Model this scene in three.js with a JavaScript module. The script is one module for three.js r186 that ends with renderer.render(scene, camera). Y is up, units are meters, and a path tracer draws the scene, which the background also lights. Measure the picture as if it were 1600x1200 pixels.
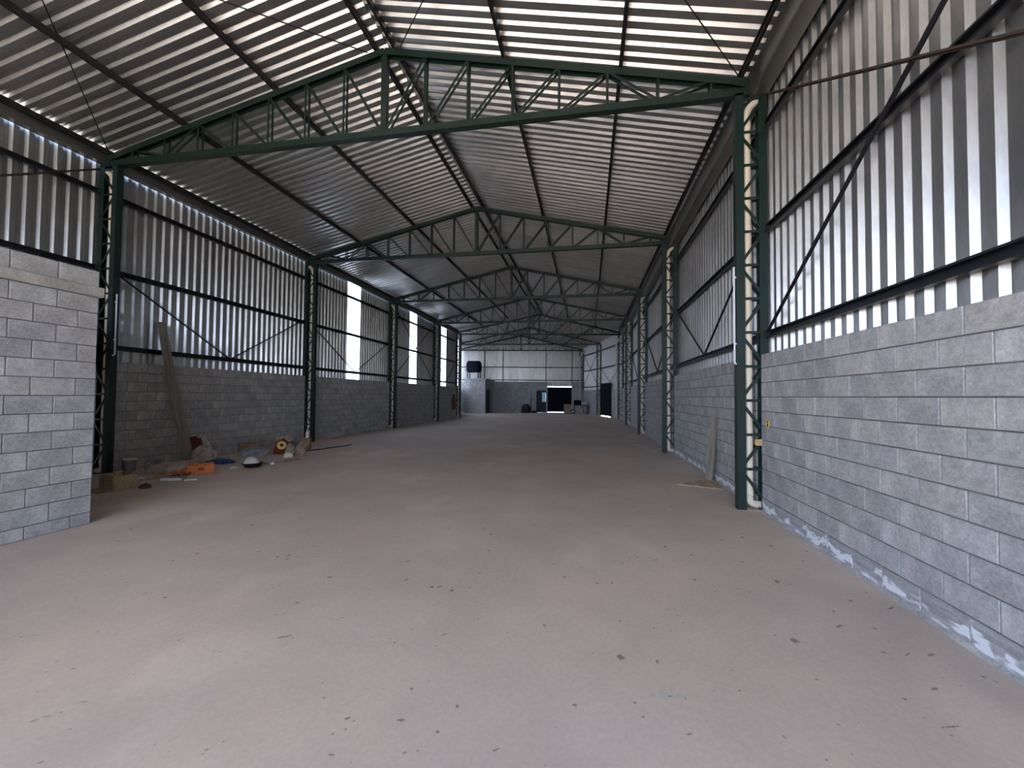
import * as THREE from 'three';
import { mergeGeometries } from 'three/addons/utils/BufferGeometryUtils.js';

// World: x to the right across the shed, y up, the shed runs away along -z. Below, d = -z is the distance down the shed.
const V = (x, y, d) => new THREE.Vector3(x, y, -d);
const scene = new THREE.Scene();

// ---------------------------------------------------------------- camera
const camera = new THREE.PerspectiveCamera(2 * Math.atan(600 / 647.1) * 180 / Math.PI, 4 / 3, 0.05, 300);
{
  const right = V(0.98364, 0.0091, 0.17994).normalize(), fwd = V(-0.18013, 0.0292, 0.98321).normalize();
  const up = new THREE.Vector3().crossVectors(right, fwd).normalize();
  const m = new THREE.Matrix4().makeBasis(right, up, fwd.clone().negate());
  camera.quaternion.setFromRotationMatrix(m);
  camera.position.set(0, 1.579, 0);
}
// ---------------------------------------------------------------- sky, sun, exposure
const sunDir = new THREE.Vector3(0.46, 0.80, 0.25).normalize();
const skyTex = (() => {   // hazy clear sky: pale at the horizon, bluer overhead
  const W = 256, Hh = 128, data = new Float32Array(W * Hh * 4);
  for (let y = 0; y < Hh; y++) {
    const el = Math.max(0, ((y + 0.5) / Hh - 0.5) * Math.PI), t = Math.pow(Math.sin(el), 0.55);
    for (let x = 0; x < W; x++) { const o = (y * W + x) * 4; data[o] = 0.86 - 0.46 * t; data[o + 1] = 0.99 - 0.34 * t; data[o + 2] = 1.26 - 0.05 * t; data[o + 3] = 1; }
  }
  const t = new THREE.DataTexture(data, W, Hh, THREE.RGBAFormat, THREE.FloatType);
  t.mapping = THREE.EquirectangularReflectionMapping; t.magFilter = THREE.LinearFilter; t.needsUpdate = true;
  return t;
})();
scene.background = skyTex;
scene.backgroundIntensity = 1.0;
const sun = new THREE.DirectionalLight(new THREE.Color(1, 0.90, 0.78), 9.0);
sun.position.copy(sunDir).multiplyScalar(60).add(new THREE.Vector3(-4, 0, -15));
sun.target.position.set(-4, 0, -15);
sun.castShadow = true;
sun.shadow.mapSize.set(4096, 4096);
Object.assign(sun.shadow.camera, { left: -40, right: 40, top: 45, bottom: -45, near: 1, far: 150 });
scene.add(sun, sun.target);

const renderer = new THREE.WebGLRenderer({ antialias: true });
renderer.shadowMap.enabled = true;
renderer.toneMapping = THREE.LinearToneMapping;
renderer.toneMappingExposure = 7.3;

// ---------------------------------------------------------------- helpers
let seed = 12345;
const rnd = () => { seed = (seed + 0x6d2b79f5) | 0; let t = Math.imul(seed ^ (seed >>> 15), 1 | seed); t = (t + Math.imul(t ^ (t >>> 7), 61 | t)) ^ t; return ((t ^ (t >>> 14)) >>> 0) / 4294967296; };
const rr = (a, b) => a + (b - a) * rnd();
const taken = new Map();
const numbered = (n) => { const k = taken.get(n) ?? 0; taken.set(n, k + 1); return k ? n + '_' + String(k).padStart(3, '0') : n; };
function tag(o, label, category, group, kind) {
  o.userData.label = label; if (category) o.userData.category = category;
  if (group) o.userData.group = group; if (kind) o.userData.kind = kind;
  return o;
}
function shadow(m) { m.castShadow = true; m.receiveShadow = true; return m; }
function part(name, geo, mat, parent, label) {
  const m = shadow(new THREE.Mesh(geo, mat)); m.name = name; parent.add(m);
  if (label) m.userData.label = label;
  return m;
}
function thing(name, label, category, group, pos) {
  const g = new THREE.Group(); g.name = numbered(name); scene.add(g); if (pos) g.position.copy(pos);
  return tag(g, label, category, group);
}
function single(name, geo, mat, label, category, group) {
  const m = shadow(new THREE.Mesh(geo, mat)); m.name = numbered(name); scene.add(m);
  return tag(m, label, category, group);
}
function struct(name, label, category) {
  const g = new THREE.Group(); g.name = numbered(name); scene.add(g);
  return tag(g, label, category, undefined, 'structure');
}
const ORD = ['nearest', 'second', 'third', 'fourth', 'fifth', 'sixth', 'seventh'];

// faces list -> flat geometry with uv in metres
function fromQuads(quads) {
  const pos = [], uv = [];
  for (const q of quads) {
    const [a, b, c, d] = q.p, t = q.uv ?? [[0, 0], [a.distanceTo(b), 0], [a.distanceTo(b), b.distanceTo(c)], [0, b.distanceTo(c)]];
    for (const i of d ? [0, 1, 2, 0, 2, 3] : [0, 1, 2]) { pos.push(...q.p[i].toArray()); uv.push(...t[i]); }
  }
  const g = new THREE.BufferGeometry();
  g.setAttribute('position', new THREE.Float32BufferAttribute(pos, 3));
  g.setAttribute('uv', new THREE.Float32BufferAttribute(uv, 2));
  g.computeVertexNormals();
  return g;
}
// sweep a closed profile (counter-clockwise [u, v] list) from a to b; v axis follows `up` as nearly as it can
function sweep(profile, a, b, up = new THREE.Vector3(0, 1, 0)) {
  const w = b.clone().sub(a), len = w.length(); w.normalize();
  const u = new THREE.Vector3().crossVectors(up, w); if (u.lengthSq() < 1e-8) u.set(1, 0, 0); u.normalize();
  const v = new THREE.Vector3().crossVectors(w, u);
  const at = (p, o) => o.clone().addScaledVector(u, p[0]).addScaledVector(v, p[1]);
  const quads = [], n = profile.length; let run = 0;
  for (let i = 0; i < n; i++) {
    const p = profile[i], q = profile[(i + 1) % n], l = Math.hypot(p[0] - q[0], p[1] - q[1]);
    quads.push({ p: [at(p, a), at(q, a), at(q, b), at(p, b)], uv: [[run, 0], [run + l, 0], [run + l, len], [run, len]] });
    run += l;
  }
  for (const t of THREE.ShapeUtils.triangulateShape(profile.map((p) => new THREE.Vector2(...p)), [])) {
    quads.push({ p: t.map((i) => at(profile[i], b)), uv: t.map((i) => profile[i]) });
    quads.push({ p: [...t].reverse().map((i) => at(profile[i], a)), uv: [...t].reverse().map((i) => profile[i]) });
  }
  return fromQuads(quads);
}
const rect = (w, h, ou = 0, ov = 0) => [[ou - w / 2, ov - h / 2], [ou + w / 2, ov - h / 2], [ou + w / 2, ov + h / 2], [ou - w / 2, ov + h / 2]];
// chamfered rectangle profile
const crect = (w, h, c) => [[-w / 2 + c, -h / 2], [w / 2 - c, -h / 2], [w / 2, -h / 2 + c], [w / 2, h / 2 - c], [w / 2 - c, h / 2], [-w / 2 + c, h / 2], [-w / 2, h / 2 - c], [-w / 2, -h / 2 + c]];
// C section, web along v at u = -w/2, flanges toward +u
const csec = (w, h, t, lip = 0) => lip
  ? [[-w / 2, -h / 2], [w / 2, -h / 2], [w / 2, -h / 2 + lip], [w / 2 - t, -h / 2 + lip], [w / 2 - t, -h / 2 + t], [-w / 2 + t, -h / 2 + t], [-w / 2 + t, h / 2 - t], [w / 2 - t, h / 2 - t], [w / 2 - t, h / 2 - lip], [w / 2, h / 2 - lip], [w / 2, h / 2], [-w / 2, h / 2]]
  : [[-w / 2, -h / 2], [w / 2, -h / 2], [w / 2, -h / 2 + t], [-w / 2 + t, -h / 2 + t], [-w / 2 + t, h / 2 - t], [w / 2, h / 2 - t], [w / 2, h / 2], [-w / 2, h / 2]];
const mirrorU = (p) => p.map(([u, v]) => [-u, v]).reverse();
const bar = (a, b, w, h, up) => sweep(rect(w, h), a, b, up);
function pole(pts, r, seg = 10, tension = 0.0) {
  const path = new THREE.CurvePath();
  for (let i = 0; i + 1 < pts.length; i++) path.add(new THREE.LineCurve3(pts[i], pts[i + 1]));
  return new THREE.TubeGeometry(path, pts.length > 2 ? (pts.length - 1) * 3 : 1, r, seg, false);
}
// polyline with rounded corners
function rounded(pts, rad, n = 5) {
  const out = [pts[0]];
  for (let i = 1; i + 1 < pts.length; i++) {
    const p = pts[i], a = pts[i - 1].clone().sub(p), b = pts[i + 1].clone().sub(p), r = Math.min(rad, a.length() * 0.49, b.length() * 0.49);
    const A = p.clone().addScaledVector(a.normalize(), r), B = p.clone().addScaledVector(b.normalize(), r);
    for (let k = 0; k <= n; k++) { const t = k / n; out.push(A.clone().multiplyScalar((1 - t) ** 2).addScaledVector(p, 2 * t * (1 - t)).addScaledVector(B, t * t)); }
  }
  out.push(pts[pts.length - 1]);
  return out;
}
function tube(pts, r, seg = 12) {
  const rings = [], up0 = new THREE.Vector3(); let ref = null;
  const idx = [], pos = [], uv = [];
  for (let i = 0; i < pts.length; i++) {
    const t = pts[Math.min(i + 1, pts.length - 1)].clone().sub(pts[Math.max(i - 1, 0)]).normalize();
    if (!ref) { ref = Math.abs(t.y) < 0.9 ? new THREE.Vector3(0, 1, 0) : new THREE.Vector3(1, 0, 0); }
    const s = new THREE.Vector3().crossVectors(ref, t).normalize(); const q = new THREE.Vector3().crossVectors(t, s); ref = q.clone();
    for (let k = 0; k <= seg; k++) { const a = k / seg * Math.PI * 2; const p = pts[i].clone().addScaledVector(s, Math.cos(a) * r).addScaledVector(q, Math.sin(a) * r); pos.push(p.x, p.y, p.z); uv.push(k / seg, i); }
  }
  for (let i = 0; i + 1 < pts.length; i++) for (let k = 0; k < seg; k++) { const a = i * (seg + 1) + k, b = a + seg + 1; idx.push(a, a + 1, b, b, a + 1, b + 1); }
  for (const [i, flip] of [[0, false], [pts.length - 1, true]]) {
    const c = pos.length / 3; pos.push(...pts[i].toArray()); uv.push(0.5, i);
    for (let k = 0; k < seg; k++) { const a = i * (seg + 1) + k; if (flip) idx.push(c, a, a + 1); else idx.push(c, a + 1, a); }
  }
  const g = new THREE.BufferGeometry();
  g.setAttribute('position', new THREE.Float32BufferAttribute(pos, 3)); g.setAttribute('uv', new THREE.Float32BufferAttribute(uv, 2)); g.setIndex(idx); g.computeVertexNormals();
  return g;
}
// chamfered box centred on its middle; uv offset in metres
function cbox(w, h, d, c, uo = 0, vo = 0) {
  const X = w / 2, Y = h / 2, Z = d / 2, q = [];
  const P = (x, y, z) => new THREE.Vector3(x, y, z), x = X - c, y = Y - c, z = Z - c;
  const add = (...p) => {
    const n = new THREE.Vector3().crossVectors(p[1].clone().sub(p[0]), p[2].clone().sub(p[0]));
    const mid = p.reduce((s, e) => s.add(e), new THREE.Vector3()); if (n.dot(mid) < 0) p.reverse();
    const A = [Math.abs(n.x), Math.abs(n.y), Math.abs(n.z)], m = A.indexOf(Math.max(...A));
    q.push({ p, uv: p.map((e) => m === 0 ? [e.z + uo, e.y + vo] : m === 1 ? [e.x + uo, e.z + vo] : [e.x + uo, e.y + vo]) });
  };
  for (const s of [-1, 1]) {
    add(P(s * X, -y, -z), P(s * X, y, -z), P(s * X, y, z), P(s * X, -y, z));
    add(P(-x, s * Y, -z), P(x, s * Y, -z), P(x, s * Y, z), P(-x, s * Y, z));
    add(P(-x, -y, s * Z), P(x, -y, s * Z), P(x, y, s * Z), P(-x, y, s * Z));
    for (const t of [-1, 1]) {
      add(P(s * X, t * y, -z), P(s * X, t * y, z), P(s * x, t * Y, z), P(s * x, t * Y, -z));
      add(P(s * X, -y, t * z), P(s * X, y, t * z), P(s * x, y, t * Z), P(s * x, -y, t * Z));
      add(P(-x, s * Y, t * z), P(x, s * Y, t * z), P(x, s * y, t * Z), P(-x, s * y, t * Z));
      for (const r of [-1, 1]) add(P(s * X, t * y, r * z), P(s * x, t * Y, r * z), P(s * x, t * y, r * Z));
    }
  }
  return fromQuads(q);
}
const moved = (g, x, y, z, ry = 0, rx = 0, rz = 0) => { g.rotateX(rx); g.rotateZ(rz); g.rotateY(ry); g.translate(x, y, z); return g; };

// ---------------------------------------------------------------- noise and textures
const LAT = 256, lat = new Float32Array(LAT * LAT); { let s = 777; for (let i = 0; i < lat.length; i++) { s = (Math.imul(s, 1664525) + 1013904223) >>> 0; lat[i] = s / 4294967296; } }
// tileable value noise, x and y in cells, period per
function vnoise(x, y, per) {
  const xi = Math.floor(x), yi = Math.floor(y); let fx = x - xi, fy = y - yi; fx = fx * fx * (3 - 2 * fx); fy = fy * fy * (3 - 2 * fy);
  const m = (a) => ((a % per) + per) % per, x0 = m(xi) & 255, x1 = m(xi + 1) & 255, y0 = m(yi) & 255, y1 = m(yi + 1) & 255;
  const a = lat[y0 * LAT + x0], b = lat[y0 * LAT + x1], c = lat[y1 * LAT + x0], d = lat[y1 * LAT + x1];
  return a + (b - a) * fx + (c - a) * fy + (a - b - c + d) * fx * fy;
}
function fbm(u, v, base, oct = 4) { let s = 0, a = 0.5, n = 0, p = base; for (let i = 0; i < oct; i++) { s += a * vnoise(u * p + i * 17, v * p + i * 31, p); n += a; a *= 0.5; p *= 2; } return s / n; }
function dataTex(w, h, fn, srgb = true) {
  const data = new Uint8Array(w * h * 4), c = [0, 0, 0];
  for (let y = 0; y < h; y++) for (let x = 0; x < w; x++) {
    fn((x + 0.5) / w, (y + 0.5) / h, c, x, y);
    const o = (y * w + x) * 4; for (let k = 0; k < 3; k++) data[o + k] = Math.max(0, Math.min(255, c[k] * 255)); data[o + 3] = 255;
  }
  const t = new THREE.DataTexture(data, w, h, THREE.RGBAFormat, THREE.UnsignedByteType);
  t.colorSpace = srgb ? THREE.SRGBColorSpace : THREE.NoColorSpace; t.wrapS = t.wrapT = THREE.RepeatWrapping; t.magFilter = THREE.LinearFilter; t.minFilter = THREE.LinearMipmapLinearFilter; t.generateMipmaps = true; t.needsUpdate = true;
  return t;
}
const rep = (t, w, h = w) => { t.repeat.set(1 / w, 1 / h); return t; };   // texture spans w x h metres
const sm = (a, b, x) => { const t = Math.max(0, Math.min(1, (x - a) / (b - a))); return t * t * (3 - 2 * t); };

// concrete block face: grain, pores and faint blotches (2.4 m tile)
const concreteTex = rep(dataTex(1024, 1024, (u, v, c) => {
  const g = fbm(u, v, 12, 3), f = vnoise(u * 250, v * 250, 250), f2 = vnoise(u * 120 + 7, v * 120 + 3, 120);
  let k = 0.72 + (g - 0.5) * 0.22 + (f - 0.5) * 0.09 + (f2 - 0.5) * 0.08; if (f > 0.965) k -= 0.10;
  c[0] = k * 1.005; c[1] = k; c[2] = k * 0.985;
}), 2.4);
const concreteBump = rep(dataTex(512, 512, (u, v, c) => { const k = 0.5 + (vnoise(u * 240, v * 240, 240) - 0.5) * 0.7 + (vnoise(u * 90, v * 90, 90) - 0.5) * 0.3; c[0] = c[1] = c[2] = k; }, false), 2.4);
// lowest course: salt bloom in ragged white scallops (2.4 x 0.2 m)
const saltTex = rep(dataTex(1024, 128, (u, v, c) => {
  const g = fbm(u, v, 12, 3), f = vnoise(u * 250, v * 30, 250);
  let k = 0.66 + (g - 0.5) * 0.22 + (f - 0.5) * 0.09;
  const cell = (u * 6) % 1, arch = 0.22 + 0.5 * Math.abs(cell - 0.5) * 1.3 + (vnoise(u * 14, 0.5, 14) - 0.5) * 0.5, edge = (vnoise(u * 60, v * 12, 60) - 0.5) * 0.35;
  const band = sm(0.30, 0.05, Math.abs(v - arch + edge)) * sm(0.34, 0.62, fbm(u + 0.3, v * 0.25 + 0.1, 10, 3));
  const w = Math.min(1, band * 1.6);
  c[0] = k + (0.96 - k) * w; c[1] = k + (0.97 - k) * w; c[2] = k * 0.99 + (0.98 - k * 0.99) * w;
}), 2.4, 0.2);
// painted floor marks: [x, d, length, width, angle]
const MARKS = [[-5.09,2.88,0.04,0.01,1.0],[-3.78,2.86,0.05,0.01,0.9],[-3.43,2.74,0.05,0.01,1.4],[-3.21,2.71,0.04,0.03,0.2],[-3.78,3.50,0.04,0.04,0.2],[-2.96,3.59,0.03,0.04,0.0],[-2.88,3.64,0.04,0.04,0.0],[-2.76,3.63,0.02,0.04,0.0],[-2.60,3.68,0.08,0.02,0.9],[-2.79,3.91,0.06,0.01,0.9],[-2.19,3.29,0.05,0.04,0.2],[-1.94,2.43,0.11,0.02,0.5],[-2.16,2.84,0.03,0.03,0.3],[-2.50,3.06,0.04,0.01,0.8],[-1.26,3.29,0.04,0.04,0.0],[-1.20,3.30,0.06,0.02,0.8],[-1.08,3.26,0.04,0.04,0.2],[-0.93,2.66,0.06,0.01,0.5],[-1.21,2.51,0.02,0.02,0.0],[-0.89,1.93,0.04,0.02,0.2],[-1.15,1.89,0.03,0.02,0.3],[-1.11,1.88,0.02,0.01,0.5],[-1.12,1.83,0.02,0.01,0.5],[-1.10,1.69,0.04,0.01,0.2],[-0.79,1.76,0.02,0.01,0.5],[-0.74,1.78,0.01,0.01,0.0],[-0.69,1.90,0.02,0.02,0.0],[-0.65,2.07,0.02,0.03,0.5],[-2.53,1.73,0.04,0.01,0.6],[-2.59,1.62,0.04,0.01,0.6],[-2.61,1.59,0.03,0.01,0.8],[-2.90,1.92,0.01,0.01,0.8],[-3.00,1.87,0.01,0.01,0.8],[-2.05,2.25,0.02,0.01,1.1],[-1.66,1.61,0.02,0.01,0.5],[-1.20,2.13,0.01,0.01,0.8],[-2.29,1.42,0.02,0.01,0.5],[-0.40,1.85,0.04,0.01,0.6],[-3.22,3.24,0.04,0.01,1.0],[-3.84,3.31,0.03,0.02,1.2],[-1.71,2.71,0.05,0.01,0.6],[-1.52,3.37,0.06,0.02,0.8],[-0.93,2.14,0.02,0.02,0.5],[-2.50,1.95,0.02,0.01,1.1],[-0.76,2.89,0.01,0.02,0.0],[0.20,2.64,0.05,0.06,0.2],[1.33,3.04,0.06,0.06,0.2],[0.41,2.64,0.02,0.03,0.0],[1.27,2.65,0.02,0.02,0.0],[2.09,3.04,0.10,0.02,0.5],[1.96,3.02,0.07,0.01,0.6],[1.72,3.29,0.09,0.02,0.6],[1.61,3.98,0.04,0.06,0.2],[1.93,4.91,0.04,0.06,0.2],[-0.06,2.19,0.03,0.02,0.0],[-0.29,2.90,0.02,0.05,0.5],[0.27,2.18,0.02,0.02,0.5],[0.51,2.35,0.01,0.02,0.0],[0.43,2.35,0.03,0.01,0.3],[0.81,2.47,0.02,0.01,0.5],[1.65,2.57,0.02,0.02,0.0],[1.73,2.40,0.12,0.01,0.3],[1.87,2.69,0.06,0.02,0.5],[2.23,2.86,0.03,0.02,0.3],[1.82,3.01,0.03,0.02,0.3],[1.95,3.31,0.03,0.03,0.0],[0.92,3.87,0.03,0.04,0.0],[0.45,3.01,0.04,0.01,0.8],[1.03,4.47,0.03,0.04,0.0],[1.20,2.31,0.02,0.01,0.0],[2.03,3.72,0.03,0.03,0.3],[2.24,3.90,0.02,0.03,0.0],[1.73,5.14,0.04,0.06,0.2],[2.26,3.65,0.09,0.02,0.6],[1.23,3.08,0.02,0.02,0.5],[0.47,2.11,0.04,0.01,0.5],[0.23,3.06,0.02,0.02,0.5],[1.47,5.01,0.02,0.06,0.0]];
const FX = -5.6, FD = -0.5, FT = 8;   // the floor tile: 8 m square from x = FX, d = FD
const floorTex = (() => {
  const N = 2048, dark = new Float32Array(N * N), mixb = new Float32Array(N * N);
  const blot = (x, d, l, w, a, s, arr) => {
    const cx = (x - FX) / FT * N, cy = (d - FD) / FT * N, L = Math.max(1.3, l / FT * N * 0.5), W = Math.max(1.0, w / FT * N * 0.55), R = Math.ceil(L + 4), ca = Math.cos(a), sa = Math.sin(a);
    for (let j = -R; j <= R; j++) for (let i = -R; i <= R; i++) {
      const px = Math.round(cx) + i, py = Math.round(cy) + j, p = i * ca + j * sa, q = -i * sa + j * ca;
      const e = (p / L) ** 2 + (q / W) ** 2 + (vnoise(px * 0.45, py * 0.45, 256) - 0.5) * 1.3; if (e < 1) { const k = ((py % N + N) % N) * N + (px % N + N) % N; arr[k] = Math.max(arr[k], s * Math.min(1, (1 - e) * 2)); }
    }
  };
  for (const [x, d, l, w, a] of MARKS) blot(x, d, l * 0.95, w * 0.9, a, 0.26, dark);
  for (let k = 0; k < 700; k++) blot(rr(FX, FX + FT), rr(FD, FD + FT), rr(0.006, 0.022), rr(0.006, 0.014), rr(0, 3), rr(0.08, 0.26), dark);
  for (let k = 0; k < 90; k++) blot(rr(FX, FX + FT), rr(FD + 4, FD + FT), rr(0.02, 0.07), rr(0.01, 0.03), rr(0.2, 1.2), rr(0.12, 0.3), dark);
  for (const [x, d, l, w] of [[-3.0, 1.45, 0.10, 0.05], [0.42, 1.85, 0.12, 0.05], [0.42, 2.36, 0.16, 0.05], [-1.9, 1.85, 0.05, 0.03], [0.7, 2.1, 0.05, 0.03]]) blot(x, d, l, w, 0.2, 0.35, mixb);
  return dataTex(N, N, (u, v, c, x, y) => {
    const g = fbm(u, v, 6, 4), h = fbm(u + 0.37, v + 0.11, 24, 3), f = vnoise(u * 512, v * 512, 512), i = y * N + x;
    const pale = sm(0.60, 0.80, fbm(u + 0.6, v * 0.6 + 0.2, 10, 3)) * 0.05;
    let k = 0.80 + (g - 0.5) * 0.10 + (h - 0.5) * 0.05 + (f - 0.5) * 0.035 + pale - dark[i];
    const dust = (fbm(u + 0.7, v + 0.5, 5, 4) - 0.5) * 0.05;
    c[0] = k * (1.045 + dust) - mixb[i] * 0.12; c[1] = k * 0.952 - mixb[i] * 0.02; c[2] = k * (0.865 - dust) + mixb[i] * 0.02;
  });
})();
floorTex.wrapS = floorTex.wrapT = THREE.MirroredRepeatWrapping;
// galvanised steel: dull film of dust in patches, tone and gloss
const zincTex = rep(dataTex(512, 512, (u, v, c) => { const k = 0.92 + (fbm(u, v, 8, 4) - 0.5) * 0.10 + (vnoise(u * 200, v * 40, 200) - 0.5) * 0.05; c[0] = k * 1.005; c[1] = k; c[2] = k * 0.985; }), 1.96);
const zincRough = rep(dataTex(512, 512, (u, v, c) => { const k = 0.36 + (fbm(u + 0.3, v, 6, 4) - 0.5) * 0.12 + (vnoise(u * 180, v * 60, 180) - 0.5) * 0.06; c[0] = c[1] = c[2] = k; }, false), 1.96);
const woodTex = rep(dataTex(256, 512, (u, v, c) => { const g = vnoise(u * 40 + fbm(u, v, 4, 2) * 6, v * 3, 40), h = fbm(u, v, 6, 3); const k = 0.74 + (g - 0.5) * 0.22 + (h - 0.5) * 0.15; c[0] = k; c[1] = k * 0.95; c[2] = k * 0.88; }), 0.25, 1.5);
const crumpleTex = rep(dataTex(256, 256, (u, v, c) => { const k = 0.8 + (fbm(u, v, 8, 4) - 0.5) * 0.4; c[0] = k; c[1] = k; c[2] = k; }), 0.5);

const M = {};
const std = (o) => new THREE.MeshStandardMaterial(o);
const lin = (r, g, b) => new THREE.Color().setRGB(r, g, b);
M.zinc = [0, 1, 2].map((k) => std({ name: 'galvanised_sheet_' + k, map: zincTex, color: lin(...[[0.66, 0.66, 0.65], [0.61, 0.61, 0.60], [0.71, 0.71, 0.70]][k]), roughnessMap: zincRough, roughness: 1, metalness: 0.92, side: THREE.DoubleSide }));
M.gutter = std({ name: 'gutter_zinc', map: zincTex, color: lin(0.30, 0.295, 0.28), roughness: 0.40, metalness: 0.92, side: THREE.DoubleSide });
M.fibre = new THREE.MeshPhysicalMaterial({ name: 'translucent_fibreglass', color: lin(0.93, 0.96, 0.97), roughness: 0.9, metalness: 0, transmission: 0.95, thickness: 0, side: THREE.DoubleSide });
M.green = std({ name: 'green_enamel', color: lin(0.0055, 0.020, 0.014), roughness: 0.45 });
M.dark = std({ name: 'dark_primer', color: lin(0.010, 0.009, 0.009), roughness: 0.55 });
M.girt = std({ name: 'blue_black_primer', color: lin(0.010, 0.011, 0.014), roughness: 0.5 });
M.rust = std({ name: 'rusty_angle', color: lin(0.060, 0.038, 0.028), roughness: 0.75 });
M.rod = std({ name: 'dark_rod', color: lin(0.014, 0.013, 0.012), roughness: 0.6 });
const tint = [[0.88, 0.88, 0.88], [0.95, 0.95, 0.945], [0.82, 0.82, 0.835], [0.92, 0.905, 0.88], [0.85, 0.87, 0.87]];
M.block = tint.map((t, k) => std({ name: 'concrete_block_' + k, map: concreteTex, bumpMap: concreteBump, bumpScale: 0.0015, color: lin(...t), roughness: 0.95 }));
M.blockSalt = std({ name: 'concrete_block_salt', map: saltTex, color: lin(0.92, 0.92, 0.92), roughness: 0.95 });
M.mortar = std({ name: 'mortar', map: concreteTex, color: lin(0.36, 0.35, 0.33), roughness: 1 });
M.fillet = std({ name: 'mortar_fillet', map: concreteTex, color: lin(0.80, 0.80, 0.78), roughness: 1 });
M.beam = std({ name: 'cast_beam', map: concreteTex, bumpMap: concreteBump, bumpScale: 0.002, color: lin(0.84, 0.81, 0.73), roughness: 0.95 });
M.floor = std({ name: 'dusty_concrete_floor', map: floorTex, color: lin(0.92, 0.92, 0.92), roughness: 0.75 });
M.ground = std({ name: 'sunlit_yard', map: rep(concreteTex.clone(), 6), color: lin(0.56, 0.52, 0.48), roughness: 1 });
M.pvc = std({ name: 'cream_pvc', color: lin(0.72, 0.63, 0.47), roughness: 0.45 });
M.white = std({ name: 'white_plastic', color: lin(0.80, 0.80, 0.80), roughness: 0.4 });
M.navy = new THREE.MeshPhysicalMaterial({ name: 'navy_enamel', color: lin(0.006, 0.0065, 0.013), roughness: 0.85, specularIntensity: 0.25 });
M.wood = std({ name: 'grey_board', map: woodTex, color: lin(0.52, 0.51, 0.49), roughness: 0.9 });
M.woodPale = std({ name: 'pale_board', map: woodTex, color: lin(0.92, 0.78, 0.58), roughness: 0.9 });
M.yellow = std({ name: 'yellow_plastic', color: lin(0.72, 0.52, 0.10), roughness: 0.45 });
M.black = std({ name: 'black_plastic', color: lin(0.012, 0.012, 0.013), roughness: 0.5 });
M.card = std({ name: 'cardboard', map: crumpleTex, color: lin(0.60, 0.40, 0.22), roughness: 0.95 });
M.kraft = std({ name: 'kraft_paper', map: crumpleTex, color: lin(0.55, 0.41, 0.29), roughness: 0.95 });
M.sack = std({ name: 'woven_sack', map: crumpleTex, color: lin(0.66, 0.53, 0.45), roughness: 0.95 });
M.orange = std({ name: 'orange_plastic', color: lin(0.62, 0.16, 0.03), roughness: 0.5 });
M.red = std({ name: 'red_print', map: crumpleTex, color: lin(0.36, 0.04, 0.03), roughness: 0.7 });
M.blue = std({ name: 'blue_tarp', map: crumpleTex, color: lin(0.03, 0.10, 0.30), roughness: 0.6 });
M.plastic = std({ name: 'grey_plastic_bag', map: crumpleTex, color: lin(0.42, 0.45, 0.48), roughness: 0.35 });
M.bucket = std({ name: 'grey_bucket', color: lin(0.26, 0.265, 0.26), roughness: 0.5 });
M.redwood = std({ name: 'red_brown_board', map: woodTex, color: lin(0.22, 0.07, 0.05), roughness: 0.85 });
M.greenp = std({ name: 'green_scrap', color: lin(0.08, 0.14, 0.08), roughness: 0.7 });
M.bone = std({ name: 'ivory_shell', color: lin(0.75, 0.68, 0.55), roughness: 0.4 });
M.teal = std({ name: 'teal_door', color: lin(0.009, 0.016, 0.019), roughness: 0.6 });
M.glass = new THREE.MeshPhysicalMaterial({ name: 'door_glass', color: lin(0.10, 0.16, 0.16), roughness: 0.25, transmission: 1, thickness: 0 });
M.pale = std({ name: 'pale_sheet', color: lin(0.72, 0.70, 0.66), roughness: 0.6, metalness: 0, side: THREE.DoubleSide });
M.brownred = std({ name: 'brown_cloth', map: crumpleTex, color: lin(0.30, 0.10, 0.04), roughness: 0.9 });
M.steel = std({ name: 'dull_steel', color: lin(0.35, 0.35, 0.36), roughness: 0.45, metalness: 0.6 });

// ================================================================ SHED FRAME: shared measures
const XR = 2.52, XL = -9.42, RIDGE = -3.45, SLOPE = 0.2283, PITCH = 0.196, SW = 0.98;   // outer column faces, ridge line, sheet module
const RD = [6.40, 12.40, 18.40, 24.40, 30.40], LD = [6.40, 12.40, 18.40, 24.20, 28.65]; // column fronts, right and left
const roofY = (x) => 7.655 - SLOPE * Math.abs(x - RIDGE);

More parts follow.
